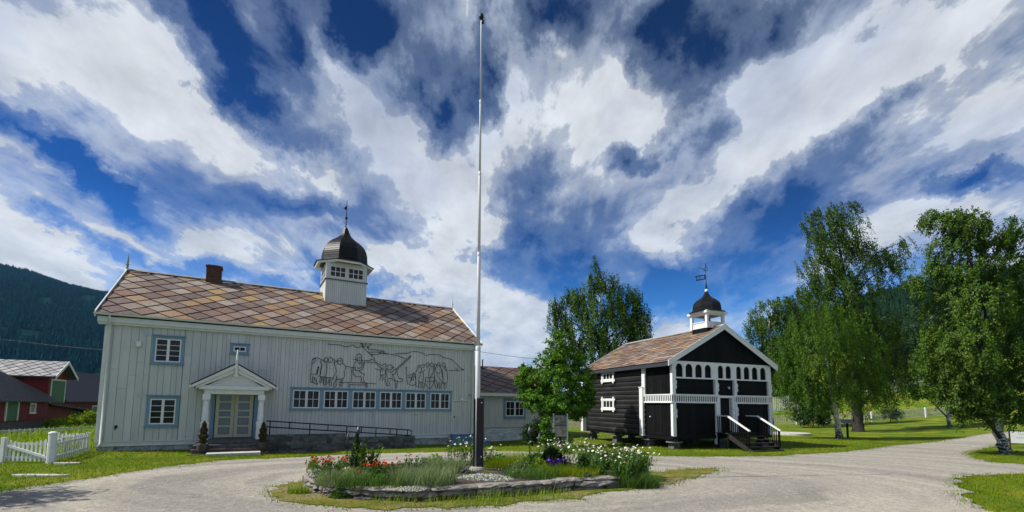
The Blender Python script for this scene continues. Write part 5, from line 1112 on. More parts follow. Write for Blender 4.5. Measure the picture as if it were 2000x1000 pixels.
b = Gh(1924, 822); shrub('bush', 'shaded dark bush at the far roadside behind the leaning birch', 'bush', b, [(1922, 806, 18, 14, 40, 0), (1945, 800, 26, 16, 40, 0), (1905, 802, 12, 14, 20, 0)], b[1], LF['dark'], 93, leaf=(.2, .12), clump=.35)
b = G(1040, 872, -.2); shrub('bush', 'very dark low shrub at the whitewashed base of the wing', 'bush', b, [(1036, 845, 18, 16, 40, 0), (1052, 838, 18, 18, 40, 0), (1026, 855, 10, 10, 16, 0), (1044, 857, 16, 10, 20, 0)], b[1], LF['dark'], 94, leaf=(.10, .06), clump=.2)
b = G(1066, 874); shrub('bush', 'leafy fresh green shrub left of the notice board', 'bush', b, [(1066, 835, 10, 14, 26, 0), (1072, 855, 10, 12, 20, 0), (1062, 862, 8, 8, 10, 0), (1068, 822, 5, 6, 8, 0)], b[1], LF['maple'], 95, leaf=(.11, .07), clump=.16)
k = 0
for px, py, rx, ry, Y in ((1515, 745, 24, 30, 66), (1545, 765, 26, 22, 68), (1530, 720, 20, 24, 74), (1575, 760, 24, 26, 70), (1620, 770, 30, 22, 74), (1660, 775, 26, 16, 74), (1705, 780, 22, 12, 78), (1835, 775, 26, 14, 80)):
    p = at(px, py, Y); p[2] = float(H(p[0], p[1])); k += 1
    shrub('bush', ['sunlit', 'light green', 'bushy'][k % 3] + ' bush in the far row beyond the picket fence', 'bush', p, [(px, py, rx, ry, 70, 0), (px + 8, py + ry * .6, rx, ry * .5, 40, 0), (px - 6, py - ry * .5, rx * .6, ry * .5, 30, 0)], Y, LF['shrub'] if k % 3 else LF['bright'], 100 + k, leaf=(.34, .2), per=26, clump=.6, group='bushes beyond the picket fence')
for o in [o for o in C.objects if o.get('group') == 'bushes beyond the picket fence']: o['label'] = 'sunlit green bush in the row beyond the picket fence'
for px, py, rx, ry, Y, s_ in ((150, 822, 26, 8, 33, 111), (112, 828, 16, 6, 31, 112), (182, 815, 12, 10, 33, 113)):
    p = at(px, py, Y); p[2] = 0; shrub('weeds', ['bright green weeds growing along the foot of the red barns', 'low bright weeds by the stone base of the near red barn', 'tall green weeds between the far red barn and the hall corner'][s_ - 111], 'weeds', p, [(px, py, rx, ry, 90, 0), (px - 10, py + 8, rx, ry, 60, 0)], Y, LF['meadow'], s_, leaf=(.16, .06), per=24, clump=.3)
# the tree left of the frame that throws its shadow on the drive
b = np.array([-15.7, 9.2, 0.0])
tree('birch_tree', 'lone birch whose crown shadow falls on the gravel below the gate', 'tree', b, [(0, 0, -.1, .2), (.1, 0, 2, .15), (0, 0, 5, .08), (0, 0, 7, .02)], [(0, 0, 5.6, 1.6, 1.2, 1.2, 60), (.5, .2, 4.4, 1.7, 1.3, 1.2, 60), (-.6, 0, 4.4, 1.3, 1.3, 1.2, 50), (.2, 0, 3.3, 1.3, 1.2, .9, 40)], LF['birch'], MT['birch'], 120, leaf=(.16, .1), per=26, clump=.35, droop=.7)
# ------------------------------------------------------------------ picket fences
def picket_fence(name, label, P, h, m, spacing, pw, post_every=0, post_h=None, rails=(.25, .75), parent=None, gap_under=.06, postm='white', slope_top=True, zf=H):
    P = [np.array(p[:2], float) for p in P]; base = P[0]; z0 = float(zf(*base))
    root = parent or empty(name, label, 'fence', (base[0], base[1], z0))
    pk = MB(); rl = MB(); posts = []
    for a, b_ in zip(P, P[1:]):
        Ln = np.linalg.norm(b_ - a); d = (b_ - a) / Ln; nrm = np.array([-d[1], d[0]]); n = max(1, int(Ln / spacing))
        if nrm @ a > 0: nrm = -nrm                         # pickets face the camera side
        z_ = lambda q: float(zf(q[0], q[1])) - z0
        for i in range(n + 1):
            q = a + d * Ln * i / n; zb = z_(q); w = pw * rb.uniform(.9, 1.1); hh = h * rb.uniform(.96, 1.03)
            A_, B_ = q - d * w / 2 - base + nrm * .025, q + d * w / 2 - base + nrm * .025; m_ = (A_ + B_) / 2
            zt = zb + hh
            pk.prism([(A_[0], A_[1], zb + gap_under), (B_[0], B_[1], zb + gap_under), (B_[0], B_[1], zt - w * .6), (m_[0], m_[1], zt), (A_[0], A_[1], zt - w * .6)], (nrm[0] * .02, nrm[1] * .02, 0))
        seg = max(1, int(Ln / 2.5))
        for i in range(seg):
            p, q = a + d * Ln * i / seg - base, a + d * Ln * (i + 1) / seg - base; zp, zq = z_(p + base), z_(q + base)
            for r_ in rails:
                rl.prism([(p[0], p[1], zp + h * r_), (q[0], q[1], zq + h * r_), (q[0], q[1], zq + h * r_ + .08), (p[0], p[1], zp + h * r_ + .08)], (nrm[0] * .022, nrm[1] * .022, 0))
        if post_every:
            for i in range(int(Ln / post_every) + 1):
                q = a + d * min(Ln, i * post_every) + nrm * .07; posts.append((q, z_(q)))
    o = pk.build('picket', m, root); o['kind'] = 'stuff'
    rl.build('rail', m, root)
    for q, z in posts:
        p = MB(); ph = post_h or h * 1.08; x, y = q - base; p.box(x - .07, x + .07, y - .07, y + .07, z - .1, z + ph); p.build('post', MT[postm], root)
    return root
wf = MT['white']; gw = mat('weathered white fence paint', (.46, .44, .36), .75, .2, 3)
A_ = np.array(toW(HALL, -.15, -.35)); Bp = G(98, 905)[:2]; Cg = G(4, 904)[:2]; Dg = G(-70, 903)[:2]
gr = picket_fence('picket_fence', 'low white picket fence and gate between the hall corner and the left edge', [A_, Bp + (A_ - Bp) * .03], 0.82, wf, .24, .065, 0, None, (.18, .70))
o0 = np.array([gr.location.x, gr.location.y])
p = MB(); x, y = Bp - o0; p.lathe([(.11, -.2), (.11, .96), (.125, .98), (.115, 1.02), (.07, 1.05), (.02, 1.06)], 10, (x, y)); p.build('gate_post', MT['white'], gr)
p = MB(); n_ = 10; gv = (Cg - Bp); gl = np.linalg.norm(gv); gd = gv / gl; nn = np.array([gd[1], -gd[0]]); 
if nn @ Bp > 0: nn = -nn
for i in range(n_):
    q = Bp + gd * (.22 + (gl - .3) * i / (n_ - 1)) - o0; w = .03
    a_, b_ = q - gd * w, q + gd * w; t_ = .80 - .10 * math.sin(math.pi * i / (n_ - 1))
    p.prism([(a_[0], a_[1], .08), (b_[0], b_[1], .08), (b_[0], b_[1], t_ - .03), (q[0], q[1], t_), (a_[0], a_[1], t_ - .03)], (nn[0] * .02, nn[1] * .02, 0))
gate = p.build('gate', MT['white'], gr)
p = MB(); s_, e_ = Bp + gd * .16 - o0, Cg - gd * .02 - o0
for z0, z1 in ((.16, .24), (.60, .67)): p.prism([(s_[0], s_[1], z0), (e_[0], e_[1], z0), (e_[0], e_[1], z1), (s_[0], s_[1], z1)], (nn[0] * -.03, nn[1] * -.03, 0))
p.prism([(s_[0], s_[1], .18), (e_[0], e_[1], .58), (e_[0], e_[1], .66), (s_[0], s_[1], .26)], (nn[0] * .045, nn[1] * .045, 0)); p.build('gate_brace', MT['white'], gate)
p = MB(); x, y = Cg - o0; p.box(x - .06, x + .06, y - .06, y + .06, -.1, .85); p.build('gate_post', MT['white'], gr)
picket_fence('picket_fence', None, [Cg + (Dg - Cg) * .06, Dg], .78, wf, .135, .07, parent=gr)
picket_fence('picket_fence', 'grey picket fence half sunk in meadow grass before the red barns', [G(200, 849)[:2], G(15, 860)[:2], G(-60, 864)[:2]], 0.55, mat('grey white fence paint', (.36, .40, .40), .7, .15), .22, .075, 0, None, (.35, .8))
FA = at(1440, 826, 55)[:2]; FB = at(1702, 824, 55)[:2]; FC = at(1960, 806, 56.5)[:2]
picket_fence('picket_fence', 'long weathered white picket fence with sunlit posts behind the right lawn', [FA, FB, FC], 1.12, gw, .20, .085, 3.45, 1.18, (.22, .78))
picket_fence('picket_fence', 'tall pale picket fence on the bank beside the storehouse corner', [at(1440, 805, 63)[:2], at(1562, 805, 63)[:2]], 2.0, wf, .24, .13, 0, None, (.2, .8), zf=lambda x, y: H(x, y) + .45 * sstep(.2, .6, x / y))
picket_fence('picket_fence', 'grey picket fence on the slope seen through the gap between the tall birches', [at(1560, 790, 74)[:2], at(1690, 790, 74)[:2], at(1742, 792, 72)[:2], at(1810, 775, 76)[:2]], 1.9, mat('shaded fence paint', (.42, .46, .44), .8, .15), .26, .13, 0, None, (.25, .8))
picket_fence('picket_fence', 'short grey picket fence seen between the young tree and the storehouse', [at(1085, 830, 44)[:2], at(1150, 830, 44)[:2], at(1200, 830, 46)[:2]], 1.35, gw, .19, .10, 0, None, (.2, .8))
# ------------------------------------------------------------------ red barns at the left
def build_barns():
    ox, oy, a = -31.4, 31.8, math.atan2(.915, -.402)
    def part_wall(root, s0, s1, y, z0, z1, m='red', ops=()):
        w = MB(); boards(w, s0, s1, z0, z1, list(ops), y, y + .05, .16, .24, False); w.box(s0, s1, y + .051, y + .2, z0, z1); return w.build('wall', MT[m], root)
    def seam_roof(root, s0, s1, t0, t1, z0, z1, m='barnroof', seams=True):
        r = MB(); r.prism([(s0, t0, z0 - .08), (s0, t0, z0), (s0, t1, z1), (s0, t1, z1 - .08)], (s1 - s0, 0, 0)); d = V3(0, t1 - t0, z1 - z0)
        if seams:
            x = s0 + .1
            while x < s1: r.prism([(x, t0, z0 + .001), (x, t0, z0 + .03), (x, t1, z1 + .03), (x, t1, z1 + .001)], (.03, 0, 0)); x += .45
        return r.build('roof', MT[m], root)
    def frame_door(root, s0, s1, z0, z1, y, name='door'):
        d = MB(); boards(d, s0, s1, z0, z1, [], y - .03, y, .12, .18, False); o = d.build(name, MT['green'], root)
        f = MB(); f.box(s0 - .10, s0, y - .06, y, z0, z1 + .1); f.box(s1, s1 + .10, y - .06, y, z0, z1 + .1); f.box(s0, s1, y - .06, y, z1, z1 + .10); f.build('door_frame', MT['white'], o)
        return o
    # near barn with dark metal roof
    root = empty('red_barn', 'near red barn with dark metal roof, green door and small white window', 'barn', (ox, oy, 0), a)
    st = MB(); st.box(-11, 0, .0, 6, -.6, .72); st.build('stone_base', MT['drystone'], root)
    part_wall(root, -11, .05, -.05, .72, 2.15); w = MB(); w.box(-.1, .05, .16, 7.5, .72, 2.15); w.prism([(-.1, 0, 2.15), (-.1, 8, 2.15), (-.1, 4, 4.4)], (.14, 0, 0)); w.build('gable_wall', MT['red'], root)
    seam_roof(root, -11.3, .45, -.45, 4.0, 1.99, 4.71); seam_roof(root, -11.3, .45, 8.45, 4.0, 1.99, 4.71)
    frame_door(root, -4.9, -3.75, .80, 2.0, -.05)
    m = Matrix.Translation((0, -.05, 0)); window(root, -2.35, -1.65, 1.16, 1.86, .07, 1, 3, 3, m=m, casing='white', head=False)
    # loft house with pale slate roof
    root = empty('red_barn', 'raised red loft house with pale slate roof and tall green gable door', 'barn', (ox, oy, 0), a)
    s0, s1, t0, t1, ze, za = 1.62, 4.40, .70, 12.0, 3.80, 4.72; sm = (s0 + s1) / 2
    w = MB(); x = s0
    while x < s1 - .01:
        wd = min(.2, s1 - x); zt = lambda q: ze + (za - ze) * (1 - abs(q - sm) / (sm - s0))
        w.prism([(x + .004, t0, .2), (x + wd - .004, t0, .2), (x + wd - .004, t0, zt(x + wd)), (x + .004, t0, zt(x))], (0, .05, 0)); x += wd
    w.box(s0, s0 + .1, t0 + .06, t1, .2, ze); w.box(s1 - .1, s1, t0 + .06, t1, .2, ze); w.build('wall', MT['red'], root)
    frame_door(root, 2.05, 4.05, 1.85, 3.45, t0)
    r = MB(); tl = MB()
    for sg, xe in ((1, s0 - .35), (-1, s1 + .35)):
        rise = (za - ze) / (sm - s0); z0 = ze - .35 * rise; B = math.hypot(sm - (s0 - .35), za - z0); ev = V3(sg, 0, rise); ev /= np.linalg.norm(ev); en = V3(-sg * rise, 0, 1); en /= np.linalg.norm(en); A = t1 - t0 + .5
        O, e = (V3(xe, t1, z0 + .12), V3(0, -1, 0)) if sg > 0 else (V3(xe, t0 - .5, z0 + .12), V3(0, 1, 0))
        r.prism([tuple(p - en * .1) for p in (O, O + e * A, O + e * A + ev * B, O + ev * B)], tuple(en * .098)); diamonds(tl, A, B, O, e, ev, en, .30, .30)
    rf = r.build('roof', MT['groove'], root); tl.build('slate_tile', MT['slate4'], rf)['kind'] = 'stuff'
    b = MB()
    for sg, xe in ((1, s0 - .38), (-1, s1 + .38)): b.prism([(xe, t0 - .54, ze - .30), (xe, t0 - .54, ze - .06), (sm, t0 - .54, za + .18), (sm, t0 - .54, za - .04)], (0, .04, 0))
    b.build('bargeboard', MT['white'], root)
    # far barn
    root = empty('red_barn', 'far red barn with wide dark roof and a lean-to, half hidden behind the hall', 'barn', (ox, oy, 0), a)
    part_wall(root, 4.5, 26, .96, -.3, 2.2); seam_roof(root, 4.2, 26.4, .55, 5.0, 1.98, 4.85); seam_roof(root, 4.2, 26.4, 9.5, 5.0, 1.98, 4.85)
    w = MB(); w.prism([(4.4, .96, 2.1), (4.4, 9, 2.1), (4.4, 5, 4.6)], (.1, 0, 0)); w.box(4.4, 4.5, .96, 9, -.3, 2.1); w.build('gable_wall', MT['red'], root)
    part_wall(root, .1, 4.4, .25, -.3, 1.75)
    lr = MB(); lr.prism([(.0, -.2, 1.72), (.0, -.2, 1.80), (9.5, -.2, 1.10), (9.5, -.2, 1.02)], (0, 1.5, 0)); lr.build('lean_to_roof', MT['barnroof'], root)
    frame_door(root, 6.3, 7.6, .1, 1.35, .96); frame_door(root, 10.3, 11.5, .1, 1.5, .96)
build_barns()
# ------------------------------------------------------------------ flower bed
ZB = .27
edge_px = [(594, 950), (606, 964), (650, 973), (700, 978), (760, 982), (800, 983), (850, 981), (900, 978), (950, 975), (1000, 972), (1050, 967), (1100, 962), (1150, 957), (1210, 955)]
EW = [np.array(G(*p)[:2]) for p in edge_px]
back = [np.array(p) for p in [(3.9, 12.6), (3.9, 14.0), (2.6, 15.2), (.5, 15.9), (-2, 15.7), (-4.0, 14.6), (-4.95, 13.0)]]
BP = np.array(EW + back)
def build_bed():
    cen = BP.mean(0); inn = cen + (BP - cen) * .985; lo = cen + (BP - cen) * .975
    me = MB(); n = len(BP); top = [(p[0], p[1], ZB - .03) for p in lo]; bot = [(p[0], p[1], .0) for p in BP]
    mid = cen + (BP - cen) * .6; midv = [(p[0], p[1], ZB + .02) for p in mid]
    me.add(bot + top + midv + [(cen[0], cen[1], ZB + .05)], [(i, (i + 1) % n, (i + 1) % n + n, i + n) for i in range(n)] + [(i + n, (i + 1) % n + n, (i + 1) % n + 2 * n, i + 2 * n) for i in range(n)] + [(i + 2 * n, (i + 1) % n + 2 * n, 3 * n) for i in range(n)])
    tag(me.build('soil_ground', MT['soil']), kind='structure')
    root = empty('stone_edging', 'low dry edging of flat weathered stones round the front of the flower bed', 'stone edging', (EW[5][0], EW[5][1], 0)); o = EW[5]
    r = random.Random(4)
    seglen = [np.linalg.norm(b - a) for a, b in zip(EW, EW[1:])]; cum = np.concatenate([[0], np.cumsum(seglen)]); T = cum[-1]
    P = lambda d: np.array([np.interp(d, cum, [p[0] for p in EW]), np.interp(d, cum, [p[1] for p in EW])])
    def stone(d0, d1, z0, z1, dep, out):
        a, b = P(d0 + .008), P(d1 - .008); t = (b - a) / np.linalg.norm(b - a); nn_ = np.array([-t[1], t[0]]);
        if nn_[1] < 0: nn_ = -nn_
        m = MB(); K = 6; vs = []
        for i in range(K + 1):
            q = a + (b - a) * i / K; j = lambda s: r.uniform(-s, s); e = .03 if i in (0, K) else 0
            ring = [(out + j(.02) + e, z0 + e), (out - .015 + j(.025) + e, z0 + (z1 - z0) * .35 + j(.01)), (out - .01 + j(.025) + e, z1 - .035 - e + j(.012)), (out + .03 + j(.02) + e, z1 - e + j(.008)), (out + dep * .6, z1 + j(.012) - e), (out + dep, z1 - .02), (out + dep, z0)]
            vs += [(q[0] + nn_[0] * w - o[0], q[1] + nn_[1] * w - o[1], z) for w, z in ring]
        R_ = 7; fs = [(i * R_ + k, (i + 1) * R_ + k, (i + 1) * R_ + (k + 1) % R_, i * R_ + (k + 1) % R_) for i in range(K) for k in range(R_)] + [tuple(range(R_)), tuple(range(K * R_, K * R_ + R_))[::-1]]
        m.add(vs, fs); ob = m.build('stone', MT['edging'], root)
        bm = bmesh.new(); bm.from_mesh(ob.data); bmesh.ops.recalc_face_normals(bm, faces=bm.faces); bm.to_mesh(ob.data); bm.free()
    for z0, z1, lmin, lmax, out in ((-.06, .11, .35, .9, .0), (.11, .23, .3, 1.1, -.03), (.23, .32, .5, 1.2, -.05)):
        d = 0
        while d < T - .1:
            l = min(r.uniform(lmin, lmax), T - d)
            if T - d - l < .25: l = T - d
            stone(d, d + l, z0 + r.uniform(-.01, .01), z1 + r.uniform(-.02, .015), r.uniform(.28, .5), out + r.uniform(-.03, .03)); d += l
    stone(.0, .55, .34, .45, .42, .05); stone(.55, 1.0, .33, .42, .38, .04)
build_bed()
def bloom_mesh(name, petals, rad, wid, mp, mc, cup=.2, cr=.012):
    m = MB()
    for k in range(petals):
        a = 2 * math.pi * k / petals; c, s = math.cos(a), math.sin(a)
        m.add([(0, 0, 0), (c * rad * .6 - s * wid / 2, s * rad * .6 + c * wid / 2, cup * rad * .6), (c * rad, s * rad, cup * rad), (c * rad * .6 + s * wid / 2, s * rad * .6 - c * wid / 2, cup * rad * .6)], [(0, 3, 2, 1)])
    nf = len(m.f)
    m.lathe([(cr, .0), (cr * .9, cr * .7), (cr * .3, cr)], 7)
    me = bpy.data.meshes.new(name); me.from_pydata(m.v, [], m.f); me.materials.append(mp); me.materials.append(mc)
    me.polygons.foreach_set('material_index', [0] * nf + [1] * (len(m.f) - nf)); me.update(); return me
yel = mat('yellow flower centre', (.55, .33, .02), .8); dkc = mat('dark flower centre', (.02, .015, .02), .8)
BL = dict(daisy=bloom_mesh('bloom', 9, .042, .022, LF['daisy'], yel, .05), red=bloom_mesh('bloom', 6, .036, .04, LF['red'], dkc, .55), purple=bloom_mesh('bloom', 5, .065, .06, LF['purple'], yel, .1), pansy=bloom_mesh('bloom', 5, .045, .05, LF['purple'], LF['daisy'], .1, .016))
pr = np.random.default_rng(99)
def stems(n, h0, h1, spread, lean, r, w=.012):
    """thin bent stems from the base, returns (mesh data, tips)"""
    V, F, tips = [], [], []
    for i in range(n):
        a = r.uniform(0, 6.283); q = spread * math.sqrt(r.random()); b = np.array([q * math.cos(a), q * math.sin(a), 0]); h = r.uniform(h0, h1); t = b + np.array([r.normal(0, lean) * h + b[0] * .6, r.normal(0, lean) * h + b[1] * .6, h]); mid = (b + t) / 2 + r.normal(0, .02, 3)
        d = np.array([w / 2, 0, 0]); e = np.array([0, w / 2, 0]); k = len(V); V += [b - d, b + d, mid + d * .8, mid - d * .8, t + d * .5, t - d * .5]; F += [(k, k + 1, k + 2, k + 3), (k + 3, k + 2, k + 4, k + 5)]; tips.append(t)
    return V, F, tips
def flower(name, label, group, base, n, h0, h1, spread, lean, bloom, leafm, r, leaves=120, lh=.6, ll=.09, lw=.03, extra=0):
    root = empty(name, label, 'flower', tuple(map(float, base)), r.uniform(0, 6), group)
    V, F, tips = stems(n + extra, h0, h1, spread, lean, r)
    c = np.array([tips[i % len(tips)] for i in range(leaves)]) * (r.random((leaves, 1)) ** .9 * lh + .02) + r.normal(0, .03, (leaves, 3)); c[:, 2] = np.abs(c[:, 2])
    lm = leaf_quads('x', c, r, ll, lw, up=.5); n0 = len(V); co = np.empty(len(lm.vertices) * 3, np.float32); lm.vertices.foreach_get('co', co); F = F + [(n0 + 4 * i, n0 + 4 * i + 1, n0 + 4 * i + 2, n0 + 4 * i + 3) for i in range(leaves)]
    V = V + list(map(tuple, co.reshape(-1, 3))); bpy.data.meshes.remove(lm)
    me = bpy.data.meshes.new('foliage'); me.from_pydata([tuple(map(float, v)) for v in V], [], F); me.update(); link('foliage', me, leafm, root)
    for t in tips[:n]:
        o = bpy.data.objects.new('bloom', BL[bloom]); C.objects.link(o); o.parent = root; o.location = tuple(map(float, t)); s = r.uniform(.55, 1.0) if bloom == 'daisy' else r.uniform(.7, 1.25); o.scale = (s, s, s); o.rotation_euler = (r.normal(-.05, .55), r.normal(.25, .5), r.uniform(0, 6))
    return root
def bpos(px, py, z=ZB): return G(px, py, z)
# red flowers
for px, py, n, h, sp, lab in ((622, 938, 14, .52, .20, 'leftmost red flowering clump at the left end of the bed'), (642, 936, 16, .56, .22, 'tallest red flowering clump, behind the grey-green grass'), (660, 934, 10, .48, .16, 'red flowering clump beside the iron garden torch at the left end'),
                              (724, 938, 14, .42, .18, 'red flowering clump right of the feathery light shrub'), (745, 937, 14, .42, .18, 'bright red clump in the middle of the left half of the bed'), (772, 934, 8, .40, .16, 'thin red flowering clump left of the blue-grey grass'), (692, 944, 5, .30, .10, 'small orange-red flowering clump low behind the edging stones'), (797, 925, 5, .50, .18, 'sparse red flowers on tall stems at the back left of the flagpole')):
    flower('red_flower', lab, 'red flowering clumps in the flower bed', bpos(px, py), n, h * .75, h, sp, .12, 'red', LF['shrub'], pr, leaves=260, lh=.85, extra=8)
# daisies
spots = [(pr.uniform(1165, 1255), pr.uniform(930, 953), .92) for _ in range(28)] + [(pr.uniform(1110, 1180), pr.uniform(912, 924), .75) for _ in range(6)] + [(pr.uniform(1020, 1150), pr.uniform(908, 922), .82) for _ in range(10)] + [(pr.uniform(878, 930), pr.uniform(905, 915), .85) for _ in range(5)] + [(pr.uniform(950, 1010), 908, .6) for _ in range(2)]
for px, py, h in spots:
    flower('daisy_plant', 'white ox-eye daisies on tall thin stems in the stone edged bed', 'ox-eye daisies in the flower bed', bpos(px, py, 0.0 if py > 930 else ZB), int(pr.integers(5, 10)), h * .62, h * 1.02, .16, .13, 'daisy', LF['shrub'], pr, leaves=620 if px > 1160 else 130, lh=.86, ll=.10, lw=.028, extra=12 if px > 1160 else 2)
for px, py in ((1083, 925), (1095, 923)):
    flower('iris_plant', 'deep purple flowers low before the dark leafy shrub in the bed', 'purple flowers in the flower bed', bpos(px, py), 8, .24, .36, .10, .1, 'purple', LF['shrub'], pr, leaves=160, ll=.14, lw=.03)
for px, py in ((822, 915), (895, 922), (905, 926), (918, 928), (890, 917), (1000, 918), (984, 926), (1060, 925), (812, 913), (1150, 935)):
    flower('pansy_plant', 'small dark violet pansies scattered low in the bed near the flagpole', 'pansies in the flower bed', bpos(px, py), 5, .08, .14, .10, .1, 'pansy', LF['shrub'], pr, leaves=50, ll=.06, lw=.03)
def grass_clump(label, px, py, n, rad, h0, h1, m, w=.010, lean=.75, group='ornamental grasses in the flower bed', z=ZB, stretch=1.6, cat='ornamental grass', name='ornamental_grass'):
    b = bpos(px, py, z); a = pr.uniform(0, 6.283, n); q = rad * np.sqrt(pr.random(n)); o = link(name, blades(n, q * np.cos(a) * stretch, q * np.sin(a), np.zeros(n), h0, h1, w, lean, pr, name, m), m); o.location = tuple(map(float, b)); return tag(o, label, cat, group)
grass_clump('wide blue-grey grass clump left, behind the flat edging stones', 664, 946, 900, .36, .14, .42, LF['bluegrass'])
grass_clump('green grass clump between the two red flowering groups', 700, 950, 600, .34, .12, .36, LF['shrub'])
grass_clump('large blue-grey grass clump left of the flagpole', 826, 948, 1800, .46, .22, .48, LF['bluegrass'])
grass_clump('blue-grey grass clump just behind and left of the flagpole footing', 866, 925, 1200, .34, .22, .50, LF['bluegrass'])
grass_clump('green grass at the foot of the middle red flowers', 760, 950, 600, .40, .10, .30, LF['shrub'])
grass_clump('green grass clump right of the flagpole footing', 985, 915, 900, .36, .15, .36, LF['grass'])
grass_clump('fresh green clump in front of the purple flowers', 1040, 932, 900, .50, .12, .34, LF['shrub'])
grass_clump('low green clump along the edging left of the daisy mass', 1110, 930, 1300, .50, .15, .32, LF['grass'])
grass_clump('grass clump at the back of the bed between torch and flagpole', 1010, 905, 900, .40, .2, .42, LF['meadow'])
grass_clump('dark tangled grass under the daisy mass at the right end', 1215, 950, 1800, .50, .10, .50, LF['shrub'], z=.0, lean=.8)
grass_clump('straggly grass growing out of the edging at the right end', 1250, 953, 800, .30, .12, .5, LF['shrub'], z=.0)
grass_clump('tall grass tuft at the left end stone of the bed', 584, 964, 260, .16, .10, .26, LF['meadow'], z=.02)
grass_clump('grass tuft leaning on the right half of the edging stones', 1010, 974, 600, .5, .1, .3, LF['meadow'], z=.02, stretch=3)
grass_clump('grass tuft before the dark middle edging stones', 860, 984, 500, .5, .08, .24, LF['meadow'], z=.02, stretch=3)
def mat_plant(label, px, py, rx, ry, n, m, ln, h, name, cat, z=ZB, group=None):
    b = bpos(px, py, z); a = pr.uniform(0, 6.283, n); q = np.sqrt(pr.random(n)); c = np.stack([q * rx * np.cos(a), q * ry * np.sin(a), h * pr.random(n) * (1.1 - q * q)], -1)
    o = link(name, leaf_quads(name, c, pr, ln, ln * .5, up=.15), m); o.location = tuple(map(float, b)); return tag(o, label, cat, group)
mat_plant('silver leaved carpet plant in front of the flagpole footing', 945, 936, .75, .42, 2600, LF['silver'], .05, .12, 'silver_carpet_plant', 'carpet plant')
mat_plant('small silver carpet plant left of the flagpole footing', 898, 924, .30, .25, 800, LF['silver'], .05, .12, 'silver_carpet_plant', 'carpet plant')
mat_plant('bright lime green cushion plant at the flagpole footing', 952, 925, .26, .16, 700, LF['lime'], .04, .08, 'cushion_plant', 'carpet plant')
mat_plant('pale flowering cushion spilling over the left edging stones', 800, 957, .34, .16, 700, LF['silver'], .04, .08, 'cushion_plant', 'carpet plant')
mat_plant('yellow-green cushion above the left edging stones', 722, 951, .30, .14, 700, LF['lime'], .05, .09, 'cushion_plant', 'carpet plant')
mat_plant('yellow-green leafy weed before the left edging stones', 668, 975, .30, .16, 700, LF['shrub'], .07, .24, 'leafy_weed', 'weed', .0)
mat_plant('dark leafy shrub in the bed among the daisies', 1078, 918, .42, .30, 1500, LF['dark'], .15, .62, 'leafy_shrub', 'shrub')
mat_plant('second dark leafy shrub, left of the large daisy mass', 1140, 928, .18, .16, 500, LF['dark'], .13, .50, 'leafy_shrub', 'shrub')
mat_plant('green leafy perennial at the back right of the flagpole', 1050, 908, .5, .3, 1300, LF['maple'], .10, .34, 'leafy_perennial', 'shrub')
mat_plant('low green perennial just right of the flagpole', 975, 908, .45, .25, 1000, LF['maple'], .09, .30, 'leafy_perennial', 'shrub')
mat_plant('dark red and green succulent under the red flowers', 745, 945, .55, .22, 1100, LF['shrub'], .07, .22, 'leafy_perennial', 'shrub')
for i in range(26):
    px = float(pr.uniform(612, 1140)); py = float(pr.uniform(908, 940 - max(0, px - 980) * .07))
    if 885 < px < 1000 and py > 912: continue
    m_ = [LF['shrub'], LF['meadow'], LF['maple'], LF['bluegrass']][i % 4]
    mat_plant('leafy green filler plant between the flowers of the stone edged bed', px, py, pr.uniform(.16, .34), pr.uniform(.14, .26), 420, m_, .08, pr.uniform(.2, .42), 'bed_plant', 'bed plant', group='leafy filler plants in the flower bed')
def feather(label, px, py, h, m, n, seed, spread=.3):
    r = np.random.default_rng(seed); b = bpos(px, py); root = empty('feathery_shrub', label, 'shrub', tuple(map(float, b)), 0, 'upright feathery shrubs in the flower bed'); t = MB(); cs, ds = [], []
    for k in range(n):
        a = r.uniform(0, 6.283); tip = np.array([spread * math.cos(a) * r.random(), spread * math.sin(a) * r.random(), h * r.uniform(.6, 1)]); t.tube([(0, 0, 0), tip * .5 + r.normal(0, .02, 3), tip], .006, 4, False); u_ = r.random(46) * .8 + .2
        cs.append(tip * u_[:, None] + r.normal(0, .035, (46, 3))); d = r.normal(0, .4, (46, 3)); d[:, 2] += .8; ds.append(d)
    t.build('stem', MT['bark'], root); link('foliage', leaf_quads('foliage', np.concatenate(cs), r, .10, .03, dirs=np.concatenate(ds)), m, root)
feather('tall light green feathery shrub behind the red flowers', 709, 930, .95, LF['bright'], 9, 1); feather('shorter light green feathery shrub beside the taller one', 724, 926, .85, LF['bright'], 7, 2)
b = bpos(694, 926); r = np.random.default_rng(8); n = 1500; z = r.random(n); rad = .15 * (1 - z ** 2 * .85) * np.sqrt(r.random(n)); a = r.uniform(0, 6.283, n)
root = empty('dwarf_conifer', 'dark narrow dwarf conifer behind the feathery shrubs', 'conifer', tuple(map(float, b))); link('foliage', leaf_quads('foliage', np.stack([rad * np.cos(a), rad * np.sin(a), .1 + z * .95], -1), r, .07, .025, up=.8), LF['conifer'], root); t = MB(); t.tube([(0, 0, 0), (0, 0, .8)], .015, 6); t.build('stem', MT['bark'], root)
def torch(label, px, pyb, h, s=1.0):
    b = bpos(px, pyb); root = empty('garden_torch', label, 'garden torch', tuple(map(float, b)), 0, 'garden torches in the flower bed'); p = MB(); p.tube([(0, 0, -.1), (0, 0, h - .25)], .014 * s, 8); p.build('stake', MT['dark'], root)
    p = MB(); p.lathe([(.012, h - .34), (.05 * s, h - .16), (.055 * s, h - .13), (.035 * s, h - .11), (.035 * s, h - .06), (.012, h - .05), (.022, h - .03), (.006, h)], 12); p.build('lamp_head', MT['torch'], root, True)
